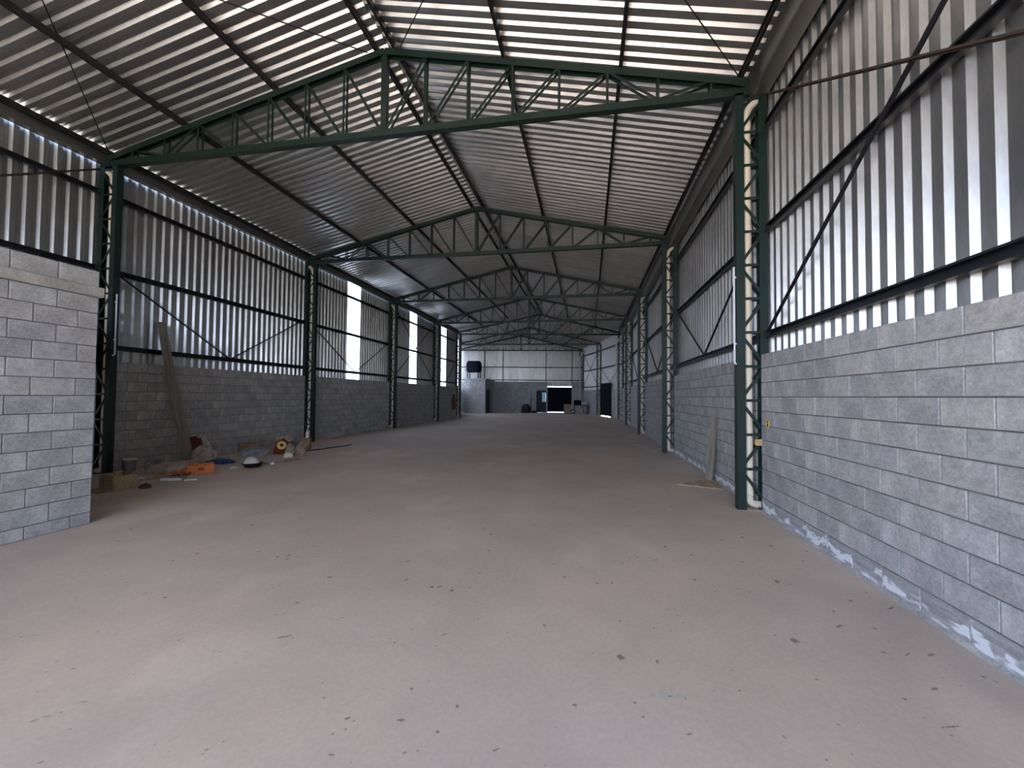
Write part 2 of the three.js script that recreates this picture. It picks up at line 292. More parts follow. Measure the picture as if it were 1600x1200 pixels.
// ---------------------------------------------------------------- floor and ground
{
  const x0 = -13.2, x1 = 2.75, d0 = -6.2, d1 = 41.6;
  const q = [{ p: [V(x0, 0, d0), V(x1, 0, d0), V(x1, 0, d1), V(x0, 0, d1)], uv: [[x0, d0], [x1, d0], [x1, d1], [x0, d1]].map(([x, d]) => [(x - FX) / FT, (d - FD) / FT]) }];
  const B = -0.15, c = [[x0, d0], [x1, d0], [x1, d1], [x0, d1]];
  for (let i = 0; i < 4; i++) { const [a, b] = c[i], [e, f] = c[(i + 1) % 4]; q.push({ p: [V(a, B, b), V(e, B, f), V(e, 0, f), V(a, 0, b)] }); }
  q.push({ p: [V(x0, B, d1), V(x1, B, d1), V(x1, B, d0), V(x0, B, d0)] });
  const f = shadow(new THREE.Mesh(fromQuads(q), M.floor)); f.name = 'floor'; scene.add(f);
  tag(f, 'wide dusty grey concrete floor with dark scuffs', 'floor', undefined, 'structure');
  const R = 70, y = -0.03;
  const hole = [[-R, -R, x0, 110], [x1, -R, R, 110], [x0, -R, x1, d0], [x0, d1, x1, 110]];
  const g = shadow(new THREE.Mesh(fromQuads(hole.map(([a, b, e, h]) => ({ p: [V(a, y, b), V(e, y, b), V(e, y, h), V(a, y, h)], uv: [[a, b], [e, b], [e, h], [a, h]] }))), M.ground));
  g.name = 'ground'; scene.add(g); tag(g, 'sunlit pale yard around the shed', 'ground', undefined, 'structure');
}

// ---------------------------------------------------------------- corrugated sheets
// profile over one module: [u, h] with h = 0 inside (near the room) and H outside
const H = 0.042;
function ribs(n) {
  const p = [];
  for (let k = 0; k < n; k++) { const o = k * PITCH; p.push([o, 0], [o + 0.072, 0], [o + 0.104, H], [o + 0.164, H]); }
  p.push([n * PITCH, 0], [n * PITCH + 0.028, 0.0015]);
  return p;
}
// map(u, v, h) -> point; v in [v0(u), v1(u)]
function sheetGeo(n, v0, v1, map, uo = 0) {
  const prof = ribs(n), q = []; let s = 0;
  const f0 = typeof v0 === 'function' ? v0 : () => v0, f1 = typeof v1 === 'function' ? v1 : () => v1;
  for (let i = 0; i + 1 < prof.length; i++) {
    const [a, ha] = prof[i], [b, hb] = prof[i + 1], l = Math.hypot(b - a, hb - ha);
    q.push({ p: [map(a, f0(a), ha), map(b, f0(b), hb), map(b, f1(b), hb), map(a, f1(a), ha)], uv: [[s + uo, f0(a)], [s + l + uo, f0(b)], [s + l + uo, f1(b)], [s + uo, f1(a)]] });
    s += l;
  }
  return fromQuads(q);
}
const pick = () => M.zinc[Math.floor(rnd() * 3)];
// side walls: the sheets hang outside the girts
const STRIPS = [14.98, 20.66, 25.36, 28.40];   // near edges of the translucent sheets in the left wall
function sideWall(name, label, x, s, d0, n, y0, y1, strips) {
  const w = struct(name, label, 'wall');
  const geos = [0, 0.6, 1.3].map((uo) => sheetGeo(5, y0, y1, (u, v, h) => V(x + s * h, v, u), uo));
  for (let k = 0; k < n; k++) {
    const d = d0 + k * SW, clear = strips.some((t) => Math.abs(t - d) < SW / 2);
    const m = part(clear ? 'translucent_sheet' : 'wall_sheet', geos[k % 3], clear ? M.fibre : pick(), w, clear ? 'white translucent sheet' : undefined);
    m.position.z = -d;
  }
  return w;
}
sideWall('wall_right', 'ribbed galvanised cladding above the right block wall', 2.562, 1, -5.70, 37, 2.0, 6.30, []);
sideWall('wall_left', 'ribbed galvanised cladding above the left block wall with white translucent strips', -9.462, -1, -2.66, 32, 2.0, 6.10, STRIPS);  // stops short behind the camera: unseen opening added to let sky light in
// main roof, two slopes
{
  const r = struct('ceiling', 'ribbed galvanised roof sheets of the long shed', 'roof');
  for (const s of [-1, 1]) {
    const len = 6.16, map = (u, v, h) => V(RIDGE + s * v, 7.655 - SLOPE * v + h, u), geos = [0, 0.6, 1.3].map((uo) => sheetGeo(5, 0.0, s > 0 ? 6.16 : 5.93, map, uo));
    const n = s < 0 ? 35 : 36, d0 = s < 0 ? -5.60 : -5.05 - SW;
    for (let k = 0; k < n + (s > 0 ? 1 : 0); k++) { const m = part('roof_sheet', geos[k % 3], pick(), r); m.position.z = -(d0 + k * SW); }
  }
  // ridge cap
  const cap = [[-0.5, -0.5 * SLOPE], [0, 0], [0.5, -0.5 * SLOPE], [0.5, -0.5 * SLOPE + 0.004], [0, 0.004], [-0.5, -0.5 * SLOPE + 0.004]];
  part('ridge_cap', sweep(mirrorU(cap), V(RIDGE, 7.70, -6.0), V(RIDGE, 7.70, 30.0)), M.gutter, r);
}
// ---------------------------------------------------------------- far end: the shed bends to the left
const T6 = { L: [-10.95, 34.6], R: [1.02, 35.75] }, T7 = { L: [-12.35, 39.0], R: [-0.50, 40.55] };
{
  const r = struct('ceiling', 'ribbed roof sheets over the bent far end of the shed', 'roof');
  const lerp2 = (a, b, t) => [a[0] + (b[0] - a[0]) * t, a[1] + (b[1] - a[1]) * t];
  const eL = [[-9.62, 28.15], [-11.25, 34.6], [-12.95, 40.2]], eR = [[2.62, 30.25], [1.25, 35.75], [-0.35, 41.6]], rg = [[-3.30, 28.2], [-4.97, 35.2], [-6.70, 40.9]];
  const along = (pl, t) => t < 0.53 ? lerp2(pl[0], pl[1], t / 0.53) : lerp2(pl[1], pl[2], (t - 0.53) / 0.47);
  for (const [ed, lift] of [[eL, -0.02], [eR, 0.13]]) for (let k = 0; k < 12; k++) {
    const T = 12 * SW, map = (u, v, h) => { const t = (k * SW + u) / T * 0.999, a = along(rg, t), b = along(ed, t), p = lerp2(a, b, v), up = lift > 0 ? lift * Math.max(0, 1 - t * 1.6) : lift; return V(p[0], 7.62 - 1.36 * v + h + up, p[1]); };
    part('roof_sheet', sheetGeo(5, 0.0, 1, map, k * 0.7), pick(), r);
  }
  const cap2 = [[-0.5, -0.5 * SLOPE], [0, 0], [0.5, -0.5 * SLOPE], [0.5, -0.5 * SLOPE + 0.004], [0, 0.004], [-0.5, -0.5 * SLOPE + 0.004]];
  for (let i = 0; i < 2; i++) part('ridge_cap', sweep(mirrorU(cap2), V(rg[i][0], 7.73, rg[i][1]), V(rg[i + 1][0], 7.70, rg[i + 1][1])), M.gutter, r);
}

// ---------------------------------------------------------------- block walls
const blockGeos = new Map();
function blockGeo(len, hgt, thick, k) {
  const key = [len.toFixed(2), hgt.toFixed(2), thick, k].join();
  if (!blockGeos.has(key)) blockGeos.set(key, cbox(len - 0.009, hgt - 0.009, thick, 0.004, k * 0.43, k * 0.71));
  return blockGeos.get(key);
}
const saltGeos = new Map();
function saltGeo(len, k) {
  const key = len.toFixed(2) + k;
  if (!saltGeos.has(key)) saltGeos.set(key, cbox(len - 0.009, 0.191, 0.14, 0.004, k * 0.4 + 0.2, 0.1));
  return saltGeos.get(key);
}
// from a to b ([x, d] of the visible face), n = side to which the face looks (unit [x, d]); rows of 0.2 m from y0 down
function blockWall(name, label, a, b, face, top, opt = {}) {
  const w = struct(name, label, 'wall'), dx = b[0] - a[0], dd = b[1] - a[1], L = Math.hypot(dx, dd), thick = 0.14;
  const ux = dx / L, ud = dd / L, ry = Math.atan2(ud, ux);   // rotate local +x to (ux, -ud in z)
  const at = (u, y, back) => V(a[0] + ux * u - face[0] * back, y, a[1] + ud * u - face[1] * back);
  const rows = Math.ceil(top / 0.2 - 1e-6), merged = [];
  const holes = opt.holes ?? [];
  for (let r = 0; r < rows; r++) {
    const y1 = top - r * 0.2, y0 = Math.max(0, y1 - 0.2), h = y1 - y0; if (h < 0.03) continue;
    let u = 0, first = (r + (opt.shift ?? 0)) % 2 === 1 ? 0.2 : 0.4;
    const spans = [];
    while (u < L - 1e-3) { const e = Math.min(L, u + first); first = 0.4; spans.push([u, e]); u = e; }
    for (const [s0, e0] of spans) {
      let pieces = [[s0, e0]];
      for (const [hu0, hu1, hy0, hy1] of holes) if (y0 < hy1 - 0.02 && y1 > hy0 + 0.02) pieces = pieces.flatMap(([s, e]) => [[s, Math.min(e, hu0)], [Math.max(s, hu1), e]].filter(([p, q]) => q - p > 0.03));
      for (const [s, e] of pieces) {
        const k = Math.floor(rnd() * 5), jut = rr(-0.0015, 0.0015), p = at((s + e) / 2, (y0 + y1) / 2, thick / 2 + jut), salt = opt.salt && y0 < 0.05 && h > 0.15;
        const g = salt ? saltGeo(e - s, Math.floor(rnd() * 6)) : blockGeo(e - s, h, thick, k);
        if (opt.merge) { const c = g.clone(); c.rotateY(ry); c.translate(p.x, p.y, p.z); merged.push(c); }
        else { const m = part('block', g, salt ? M.blockSalt : M.block[Math.floor(rnd() * 5)], w); m.position.copy(p); m.rotation.y = ry; }
      }
    }
  }
  if (opt.merge) { const m = part('block_courses', mergeGeometries(merged), M.block[opt.merge], w); m.userData.kind = 'stuff'; }
  // mortar core, set back behind the faces, around the openings
  const cuts = [0, ...holes.flatMap(([p, q]) => [p, q]), L].sort((p, q) => p - q), core = [];
  for (let i = 0; i + 1 < cuts.length; i++) {
    const m = (cuts[i] + cuts[i + 1]) / 2, hole = holes.find(([p, q]) => m > p && m < q), len = cuts[i + 1] - cuts[i]; if (len < 0.02) continue;
    const y0 = hole ? hole[3] : 0; if (top - y0 < 0.02) continue;
    const c = new THREE.BoxGeometry(len - 0.004, top - y0 - 0.006, thick - 0.024); c.rotateY(ry); const p = at(m, (top + y0) / 2, thick / 2); c.translate(p.x, p.y, p.z); core.push(c);
  }
  part('mortar', mergeGeometries(core), M.mortar, w);
  return w;
}
const FR = 2.40, FL = -9.30, BT = 2.2;
blockWall('wall_right', 'nearest stretch of grey block wall on the right with white salt bloom at its foot', [FR, 6.365], [FR, -0.6], [-1, 0], BT, { salt: true });
blockWall('wall_right', 'grey block wall on the right behind the nearest column', [FR, 12.375], [FR, 6.535], [-1, 0], BT, { salt: true, shift: 1 });
for (let i = 1; i < 4; i++) blockWall('wall_right', `grey block wall on the right behind the ${ORD[i]} column`, [FR, RD[i + 1] - 0.025], [FR, RD[i] + 0.135], [-1, 0], BT, { merge: 1 + (i % 2) });
blockWall('wall_right', 'grey block wall on the right beside the open gateway behind the camera', [FR, -0.61], [FR, -5.6], [-1, 0], BT, { merge: 1 });
blockWall('wall_left', 'grey block wall on the left beside the closed front room', [FL, -2.5], [FL, 6.375], [1, 0], BT, { merge: 3 });
blockWall('wall_left', 'grey block wall on the left with the long plank leaning on it', [FL, 6.535], [FL, 12.375], [1, 0], BT);
blockWall('wall_left', 'grey block wall on the left below the nearest translucent strip', [FL, 12.535], [FL, 18.375], [1, 0], BT, { shift: 1 });
blockWall('wall_left', 'grey block wall on the left below the second translucent strip', [FL, 18.535], [FL, LD[3] - 0.025], [1, 0], BT, { merge: 2 });
blockWall('wall_left', 'grey block wall on the left below the third translucent strip', [FL, LD[3] + 0.135], [FL, LD[4] - 0.025], [1, 0], BT, { merge: 4 });
// mortar fillets where the right wall meets the floor
for (const [i, [a, b]] of [[-5.6, 6.36], [6.54, 12.37], [12.54, 18.37], [18.54, 24.37], [24.54, 30.37]].entries()) {
  const t = single('trim_' + (i + 1), sweep([[0, 0], [0.028, 0], [0, 0.028]].map(([u, v]) => [-u, v]).reverse(), V(FR + 0.002, 0, b), V(FR + 0.002, 0, a)), M.fillet, `rough pale mortar bead along the foot of the right block wall, ${ORD[i]} bay`);
  t.userData.kind = 'structure';
}
// the closed room at the front left
{
  const w = blockWall('wall_front_room', 'tall bare block wall of the front room at the left edge', [-5.90, 4.05], [-5.90, -2.35], [1, 0], 2.74, { shift: 0 });
  const b = blockWall('wall_front_room', 'rear block wall of the front room, facing down the shed', [-9.28, 4.05], [-6.045, 4.05], [0, 1], 2.74, { merge: 1 });
  const c = struct('trim_6', 'cast concrete bond beam on the front room', 'beam');
  part('bond_beam', moved(cbox(3.44, 0.12, 6.60, 0.008), -7.575, 2.80, -0.78), M.beam, c);
  const t = struct('wall_front_room', 'single course of blocks on top of the bond beam', 'wall');
  for (let k = 0; k < 16; k++) { const u = 4.05 - 0.4 * k; const m = part('block', blockGeo(0.4, 0.2, 0.14, k % 5), M.block[[3, 3, 1, 3][k % 4]], t); m.position.copy(V(-5.97, 2.96, u - 0.2)); m.rotation.y = Math.PI / 2; }
  for (let k = 0; k < 8; k++) { const m = part('block', blockGeo(0.4, 0.2, 0.14, k % 5), M.block[k % 5], t); m.position.copy(V(-6.26 - 0.4 * k, 2.96, 3.98)); }
}
// far right walls along the bend
{
  const segs = [[[2.38, 30.56], [1.02, 35.68]], [[0.93, 35.86], [-0.53, 40.74]]];
  const names = ['between the fifth column and the side door', 'in the far right corner'];
  segs.forEach(([a, b], i) => {
    const dx = b[0] - a[0], dd = b[1] - a[1], L = Math.hypot(dx, dd), f = [-dd / L, dx / L];
    blockWall('wall_right', `dim grey block wall ${names[i]} of the bent far end`, a, b, f, BT, { merge: 1 + i, holes: i === 0 ? [[2.55, 4.95, 0, 2.2]] : [] });
    const w = struct('wall_right', `ribbed pale cladding above the block wall ${names[i]}`, 'wall');
    const n = Math.ceil((L + 0.8) / SW);
    for (let k = 0; k < n; k++) {
      const door = false;
      part('wall_sheet', sheetGeo(5, door ? 2.66 : 2.0, 6.5, (u, v, h) => { const t = Math.min(1 + (i ? 0.6 : 0.1) / L, (k * SW + u - 0.22) / L); return V(a[0] + dx * t - f[0] * (0.165 + h), v, a[1] + dd * t - f[1] * (0.165 + h)); }, k * 0.5), M.zinc[2], w);
    }
  });
  // left side of the bend, hidden behind the last left column: block base, cladding with translucent sheets
  [[[-9.34, 28.85], [-10.85, 34.5]], [[-10.92, 34.75], [-12.35, 39.1]]].forEach(([a, b], i) => {
    const dx = b[0] - a[0], dd = b[1] - a[1], L = Math.hypot(dx, dd), f = [dd / L, -dx / L], nm = i ? 'beyond the bend' : 'at the bend';
    blockWall('wall_left', `grey block wall on the left ${nm}`, a, b, f, BT, { merge: 3 });
    const w = struct('wall_left', `ribbed cladding with translucent sheets on the left ${nm}`, 'wall');
    for (let k = 0; k < Math.ceil((L + 0.3) / SW); k++) { const cl = k % 3 === 1; part(cl ? 'translucent_sheet' : 'wall_sheet', sheetGeo(5, 2.0, 6.25, (u, v, h) => { const t = (k * SW + u - 0.2) / L; return V(a[0] + dx * t - f[0] * (0.165 + h), v, a[1] + dd * t - f[1] * (0.165 + h)); }, k * 0.5), cl ? M.fibre : M.zinc[2], w); }
  });
  // sliding side door
  const [a, b] = segs[0], dx = b[0] - a[0], dd = b[1] - a[1], L = Math.hypot(dx, dd), ry = Math.atan2(dd / L, dx / L);
  const g = struct('door_1', 'tall dark navy side door in the far right wall', 'door');
  const n = 6;
  for (let k = 0; k < n; k++) { const u = 2.25 + (2.8 / n) * (k + 0.5), p = V(a[0] + dx / L * u - 0.05, 1.37, a[1] + dd / L * u); const m = part('door_panel', cbox(2.8 / n + 0.012, 2.58, 0.04, 0.006), M.navy, g); m.position.copy(p); m.rotation.y = ry; }
  const p = V(a[0] + dx / L * 3.7 - 0.05, 2.66, a[1] + dd / L * 3.7); const m = part('door_rail', cbox(2.7, 0.08, 0.07, 0.006), M.dark, g); m.position.copy(p); m.rotation.y = ry;
}
// back wall
const BL = [-12.55, 39.15], BR = [0.15, 40.90];
const bw = (() => { const dx = BR[0] - BL[0], dd = BR[1] - BL[1], L = Math.hypot(dx, dd); return { L, ux: dx / L, ud: dd / L, ry: Math.atan2(dd, dx), at: (u, y, back = 0) => V(BL[0] + dx / L * u + dd / L * -back * -1 * -1, y, BL[1] + dd / L * u + dx / L * back) }; })();
const bu = (x) => (x - BL[0]) / bw.ux;   // distance along the back wall at a given x
{
  const G0 = bu(-3.86), G1 = bu(-1.55), D0 = bu(-4.93), D1 = bu(-3.99);
  blockWall('wall_back', 'dark grey block wall across the far end with doorway and gate', BL, BR, [bw.ud, -bw.ux], 3.0, { merge: 2, holes: [[D0, D1, 0, 2.12], [G0, G1, 0, 3.0]] });
  const w = struct('wall_back', 'beige-lit ribbed cladding of the far gable', 'wall');
  const n = Math.ceil(bw.L / SW), mid = bw.L / 2 - 0.28;
  for (let k = 0; k < n; k++) part('wall_sheet', sheetGeo(5, 2.92, (u) => 6.10 + 0.2283 * (mid - Math.abs(k * SW + u - mid)) + 0.30, (u, v, h) => bw.at(k * SW + u, v, 0.2 + h), k * 0.4), pick(), w);
  const rails = struct('trim_7', 'dark steel rails and studs of the far gable', 'rail');
  for (const y of [3.16, 4.42]) part('rail', bar(bw.at(0.2, y, 0.17), bw.at(bw.L - 0.1, y, 0.17), 0.05, 0.08), M.dark, rails);
  for (const u of [bu(-10.0), bu(-4.02), bu(-1.5), bu(-8.2)]) part('stud', bar(bw.at(u, 3.0, 0.12), bw.at(u, 6.3, 0.12), 0.08, 0.06, new THREE.Vector3(0, 0, 1)), M.dark, rails);
  // roller gate
  const g = struct('door_2', 'wide dark navy sheet gate with daylight above and below it', 'door');
  const n2 = 10, W = (G1 - G0) / n2;
  for (let k = 0; k < n2; k++) { const m = part('gate_panel', cbox(W + 0.012, 2.40, 0.05, 0.008), M.navy, g); m.position.copy(bw.at(G0 + W * (k + 0.5), 1.29, 0.10)); m.rotation.y = bw.ry; }
  const lint = struct('wall_back', 'pale ribbed strip above the dark gate', 'wall');
  part('wall_sheet', sheetGeo(12, 2.57, 3.02, (u, v, h) => bw.at(Math.min(G1, G0 + u), v, 0.06 + h)), M.pale, lint);
  // door with a pane
  const dr = struct('door_3', 'dark teal door with a small glass pane left of the gate', 'door');
  const leaf = (u0, u1, y0, y1) => { const m = part('door_leaf', cbox(u1 - u0, y1 - y0, 0.045, 0.004), M.teal, dr); m.position.copy(bw.at((u0 + u1) / 2, (y0 + y1) / 2, 0.09)); m.rotation.y = bw.ry; return m; };
  leaf(D0 + 0.03, D1 - 0.4, 0.01, 2.16); leaf(D1 - 0.4, D1 - 0.03, 0.01, 1.05); leaf(D1 - 0.4, D1 - 0.03, 1.95, 2.16);
  const pane = part('pane', cbox(0.35, 0.9, 0.012, 0.002), M.glass, dr, 'pale teal glass pane'); pane.position.copy(bw.at(D1 - 0.225, 1.5, 0.09)); pane.rotation.y = bw.ry;
  for (const u of [D0 + 0.02, D1 - 0.02]) { const m = part('door_frame', cbox(0.05, 2.12, 0.1, 0.004), M.dark, dr); m.position.copy(bw.at(u, 1.06, 0.07)); m.rotation.y = bw.ry; }
}
// small block room in the far left corner
{
  const f0 = [-11.0, 36.4], f1 = [-9.12, 36.4];
  blockWall('wall_far_room', 'pale block front of the small room in the far left corner', f0, f1, [0, -1], 3.04, { merge: 1 });
  blockWall('wall_far_room', 'side wall of the small far room with a dark doorway', [-9.12, 36.55], [-9.12, 39.55], [1, 0], 3.04, { merge: 2, holes: [[0.25, 1.85, 0, 2.1]] });
  const c = struct('trim_8', 'cast slab capping the small far room', 'slab');
  part('slab', moved(cbox(2.1, 0.12, 3.4, 0.01), -10.06, 3.10, -38.0), M.beam, c);
  const d = struct('door_4', 'dark doorway leaf in the small far room', 'door');
  part('door_leaf', moved(cbox(0.05, 2.08, 1.58, 0.004), -9.2, 1.05, -37.6), M.teal, d);
  // tank on a stand on top of it
  const t = thing('water_tank', 'dark navy tank on legs on top of the small far room', 'tank', undefined, V(-10.35, 3.16, 36.95));
  part('tank_body', moved(cbox(1.25, 0.95, 0.95, 0.12), 0, 1.05, 0), M.navy, t);
  part('tank_lid', moved(cbox(1.1, 0.10, 0.85, 0.04), 0, 1.56, 0), M.navy, t);
  for (const sx of [-1, 1]) for (const sz of [-1, 1]) part('leg', moved(cbox(0.09, 0.58, 0.09, 0.005), sx * 0.5, 0.29, sz * 0.36), M.dark, t);
}
// front gable with the open gateway behind the camera
{
  const w = struct('wall_front', 'ribbed sheet gable above the open front gateway', 'wall');
  for (let k = 0; k < 13; k++) part('wall_sheet', sheetGeo(5, 5.25, (u) => roofY(-9.5 + k * SW + u), (u, v, h) => V(-9.5 + Math.min(k * SW + u, 12.06), v, -5.62 - h), k * 0.4), pick(), w);
  blockWall('wall_front', 'front block wall of the closed front room', [-9.28, -2.36], [-6.045, -2.36], [0, -1], 2.74, { merge: 3 });
  const l = struct('trim_9', 'steel lintel over the open front gateway', 'lintel');
  part('lintel', bar(V(-9.4, 5.28, -5.55), V(2.5, 5.28, -5.55), 0.1, 0.15), M.green, l);
}

// ================================================================ STEEL: columns, trusses, purlins, girts, braces
// angle pair: two thin bars on the front and back faces of a lattice member; depth = spacing along n
function pair(a, b, w, depth, n) {
  const t = 0.011, up = n;
  return mergeGeometries([-1, 1].map((s) => bar(a.clone().addScaledVector(n, s * depth / 2), b.clone().addScaledVector(n, s * depth / 2), w, t, up)));
}
const BATTEN = 0.486, CW = 0.42;
function makeColumn(s) {   // s = +1 on the right: outer face at local x = 0, inner face at -s * CW
  const g = new THREE.Group(), n = new THREE.Vector3(0, 0, 1), xi = -s * CW, mid = 0.06;
  const L = (x, y) => new THREE.Vector3(x, y, -mid);
  // U chords: webs on the outside faces, flanges toward each other
  const U = csec(0.112, 0.12, 0.006), turnIn = new THREE.Vector3(0, 0, 1);
  const chord = (x, open) => { const pr = U.map(([u, v]) => [u * open, v]); return sweep(open > 0 ? pr : pr.reverse(), L(x, 0), L(x, 6.02), turnIn); };
  // sweep's u axis = up x w = (0,0,1) x (0,1,0) = (-1,0,0)
  part('chord', chord(xi + s * 0.056, -s), M.green, g);
  part('chord', chord(-s * 0.056, s), M.green, g);
  const a = xi + s * 0.05, b = -s * 0.05;
  for (let k = 0; k < 12; k++) {
    const y = 0.575 + (k) * BATTEN; if (y < 6.0) part('batten', pair(L(a, y), L(b, y), 0.038, 0.104, n), M.green, g);
    const y0 = k === 0 ? 0.10 : y - BATTEN, y1 = y; if (y1 > 6.1) continue;
    // zigzag, reversing at each batten
    const inTop = (k % 2) === 0;
    part('diagonal', pair(L(inTop ? a : b, Math.min(y1, 6.0) - 0.02), L(inTop ? b : a, y0 + 0.02), 0.042, 0.104, n), M.green, g);
  }
  return g;
}
function placeColumn(proto, x, d, label) {
  const c = proto.clone(); c.name = numbered('lattice_column'); scene.add(c); c.position.copy(V(x, 0, d));
  return tag(c, label, 'column', 'green lattice columns along the walls');
}
const protoR = makeColumn(1), protoL = makeColumn(-1);
RD.forEach((d, i) => placeColumn(protoR, XR, d, i ? `green lattice steel column on the right wall, ${ORD[i]} from the camera` : 'green lattice steel column nearest the camera on the right wall'));
LD.forEach((d, i) => placeColumn(protoL, XL, d, i ? `green lattice steel column on the left wall, ${ORD[i]} from the camera` : 'dark lattice steel column behind the front room at the left'));
placeColumn(protoR, XR, 0.40, 'green lattice column on the right wall beside the camera, out of the frame');
placeColumn(protoL, XL, 0.40, 'green lattice column inside the front room, out of the frame');
placeColumn(protoR, T6.R[0] + 0.12, T6.R[1], 'dark lattice column between the side door and the far right corner');
placeColumn(protoR, T7.R[0] + 0.1, T7.R[1] - 0.05, 'dark lattice column in the far right corner');

function makeTruss(A, B, label) {   // A, B = [x, d] of the outer ends
  const g = thing('roof_truss', label, 'truss', 'roof trusses');
  const a = V(A[0], 0, A[1]), b = V(B[0], 0, B[1]), dir = b.clone().sub(a), L = dir.length(); dir.normalize();
  const n = new THREE.Vector3().crossVectors(new THREE.Vector3(0, 1, 0), dir).normalize();   // toward the camera or away
  const half = L / 2, at = (u, y) => a.clone().addScaledVector(dir, u).setY(y), topY = (u) => 7.47 - (7.47 - 6.12) / half * Math.abs(u - half);
  const U = csec(0.12, 0.105, 0.006);
  // top chords: u axis = up x w: for w along +dir the u axis points along ... the section stands upright, open downwards
  const boxU = [[-0.06, 0.055], [-0.06, -0.055], [-0.054, -0.055], [-0.054, 0.049], [0.054, 0.049], [0.054, -0.055], [0.06, -0.055], [0.06, 0.055]];
  const invU = boxU.map(([u, v]) => [u, -v]).reverse();
  part('top_chord', sweep(boxU, at(0, topY(0)), at(half, topY(half))), M.green, g);
  part('top_chord', sweep(boxU, at(half, topY(half)), at(L, topY(L))), M.green, g);
  part('bottom_chord', sweep(invU, at(0, 6.045), at(L, 6.045)), M.green, g);
  const N = 8, st = half / N, w = 0.036;
  for (let k = -7; k <= 7; k++) {
    const u = half + k * st, y1 = topY(u);
    part('vertical', k === 0 ? mergeGeometries([bar(at(u, 6.08), at(u, y1), 0.10, 0.10, n)]) : pair(at(u, 6.05), at(u, y1), w, 0.10, n), M.green, g);
  }
  for (const s of [-1, 1]) for (let k = 1; k <= 8; k++) {
    const u0 = half + s * (k - 1) * st, u1 = half + s * k * st; let p, q;
    const k0 = k - 1;
    if (k <= 5) { p = at(u0 + s * 0.04, 6.07); q = at(u1, topY(u1) - 0.02); }
    else if (k === 6) { p = at(u0, topY(u0) - 0.02); q = at(u1, 6.07); }
    else if (k === 7) { p = at(u0, 6.07); q = at(u1, topY(u1) - 0.02); }
    else { p = at(u0, topY(u0) - 0.01); q = at(u1 - s * 0.1, 6.07); }
    part('diagonal', pair(p, q, w, 0.10, n), M.green, g);
  }
  for (const u of [0.01, L - 0.01]) part('end_plate', bar(at(u, 5.99), at(u, 6.19), 0.13, 0.02, dir), M.green, g);
  return g;
}
const TR = RD.map((d, i) => [[XL, LD[i] + 0.06], [XR, d + 0.06]]);
TR.forEach(([a, b], i) => makeTruss(a, b, i ? `green pitched lattice roof truss, ${ORD[i]} from the camera` : 'large green pitched lattice roof truss nearest the camera'));
makeTruss([XL, 0.46], [XR, 0.46], 'green roof truss overhead behind the camera, out of the frame');
makeTruss(T6.L, T6.R, 'dim lattice roof truss over the bend, sixth from the camera');
makeTruss(T7.L, T7.R, 'dim lattice roof truss against the far gable');

// purlins: C sections on the top chords
{
  const names = [[-5.80, 'along the left eave'], [-4.07, 'on the left slope nearer the eave'], [-2.13, 'on the left slope nearer the ridge'], [-0.17, 'left of the ridge'], [0.17, 'right of the ridge'], [2.08, 'on the right slope nearer the ridge'], [3.93, 'on the right slope nearer the eave'], [5.64, 'along the right eave']];
  for (const [off, where] of names) {
    const x = RIDGE + off, y = roofY(x) - 0.062, s = Math.sign(off), end = s < 0 ? 28.75 : 30.45;
    const pr = csec(0.05, 0.10, 0.004, 0.015).map(([u, v]) => [u, v]);
    single('purlin', sweep(pr, V(x, y, -5.6), V(x, y, end)), M.dark, `long dark steel purlin ${where}`, 'purlin', 'roof purlins');
  }
  // purlins of the bent end
  for (const [t, s] of [[0.03, -1], [0.35, -1], [0.68, -1], [0.03, 1], [0.35, 1], [0.68, 1]]) {
    const E5 = s < 0 ? TR[4][0] : TR[4][1], E6 = s < 0 ? T6.L : T6.R, E7 = s < 0 ? T7.L : T7.R, c = (L, R) => [(L[0] + R[0]) / 2, (L[1] + R[1]) / 2];
    const C = [c(...TR[4]), c(T6.L, T6.R), c(T7.L, T7.R)], pts = [E5, E6, E7].map((e, i) => V(C[i][0] + (e[0] - C[i][0]) * t, 7.56 - 1.36 * t, C[i][1] + (e[1] - C[i][1]) * t));
    single('purlin', mergeGeometries([bar(pts[0], pts[1], 0.05, 0.09), bar(pts[1], pts[2], 0.05, 0.09)]), M.dark, `dim purlin over the bent far end, ${s < 0 ? 'left' : 'right'} slope, ${['beside the ridge', 'mid slope', 'lower slope'][[0.03, 0.35, 0.68].indexOf(t)]}`, 'purlin', 'roof purlins');
  }
}
// gutters: open troughs of folded zinc inside the eaves
{
  const t = 0.004;
  const trough = (s) => { const p = [[0, 0.33], [0.02, 0.03], [0.03, 0], [0.235, -0.01], [0.24, 0.22], [0.236, 0.22], [0.231, -0.006], [0.033, t], [0.024, 0.03], [0.004, 0.33]].map(([u, v]) => [u * s, v]); return s > 0 ? p : p.reverse(); };
  // sweep from near to far (w = -z): u axis = y x -z = -x, so +u is to the left
  single('gutter', sweep(trough(-1).map(([u, v]) => [u, v]), V(2.285, 5.955, -5.6), V(2.285, 5.955, 30.4)), M.gutter, 'folded zinc gutter along the top of the right wall', 'gutter', 'eave gutters');
  single('gutter', sweep(trough(1).map(([u, v]) => [u * 0.62, v * 0.62]), V(-9.295, 6.06, -5.6), V(-9.295, 6.06, 28.6)), M.gutter, 'folded zinc gutter along the top of the left wall', 'gutter', 'eave gutters');
}
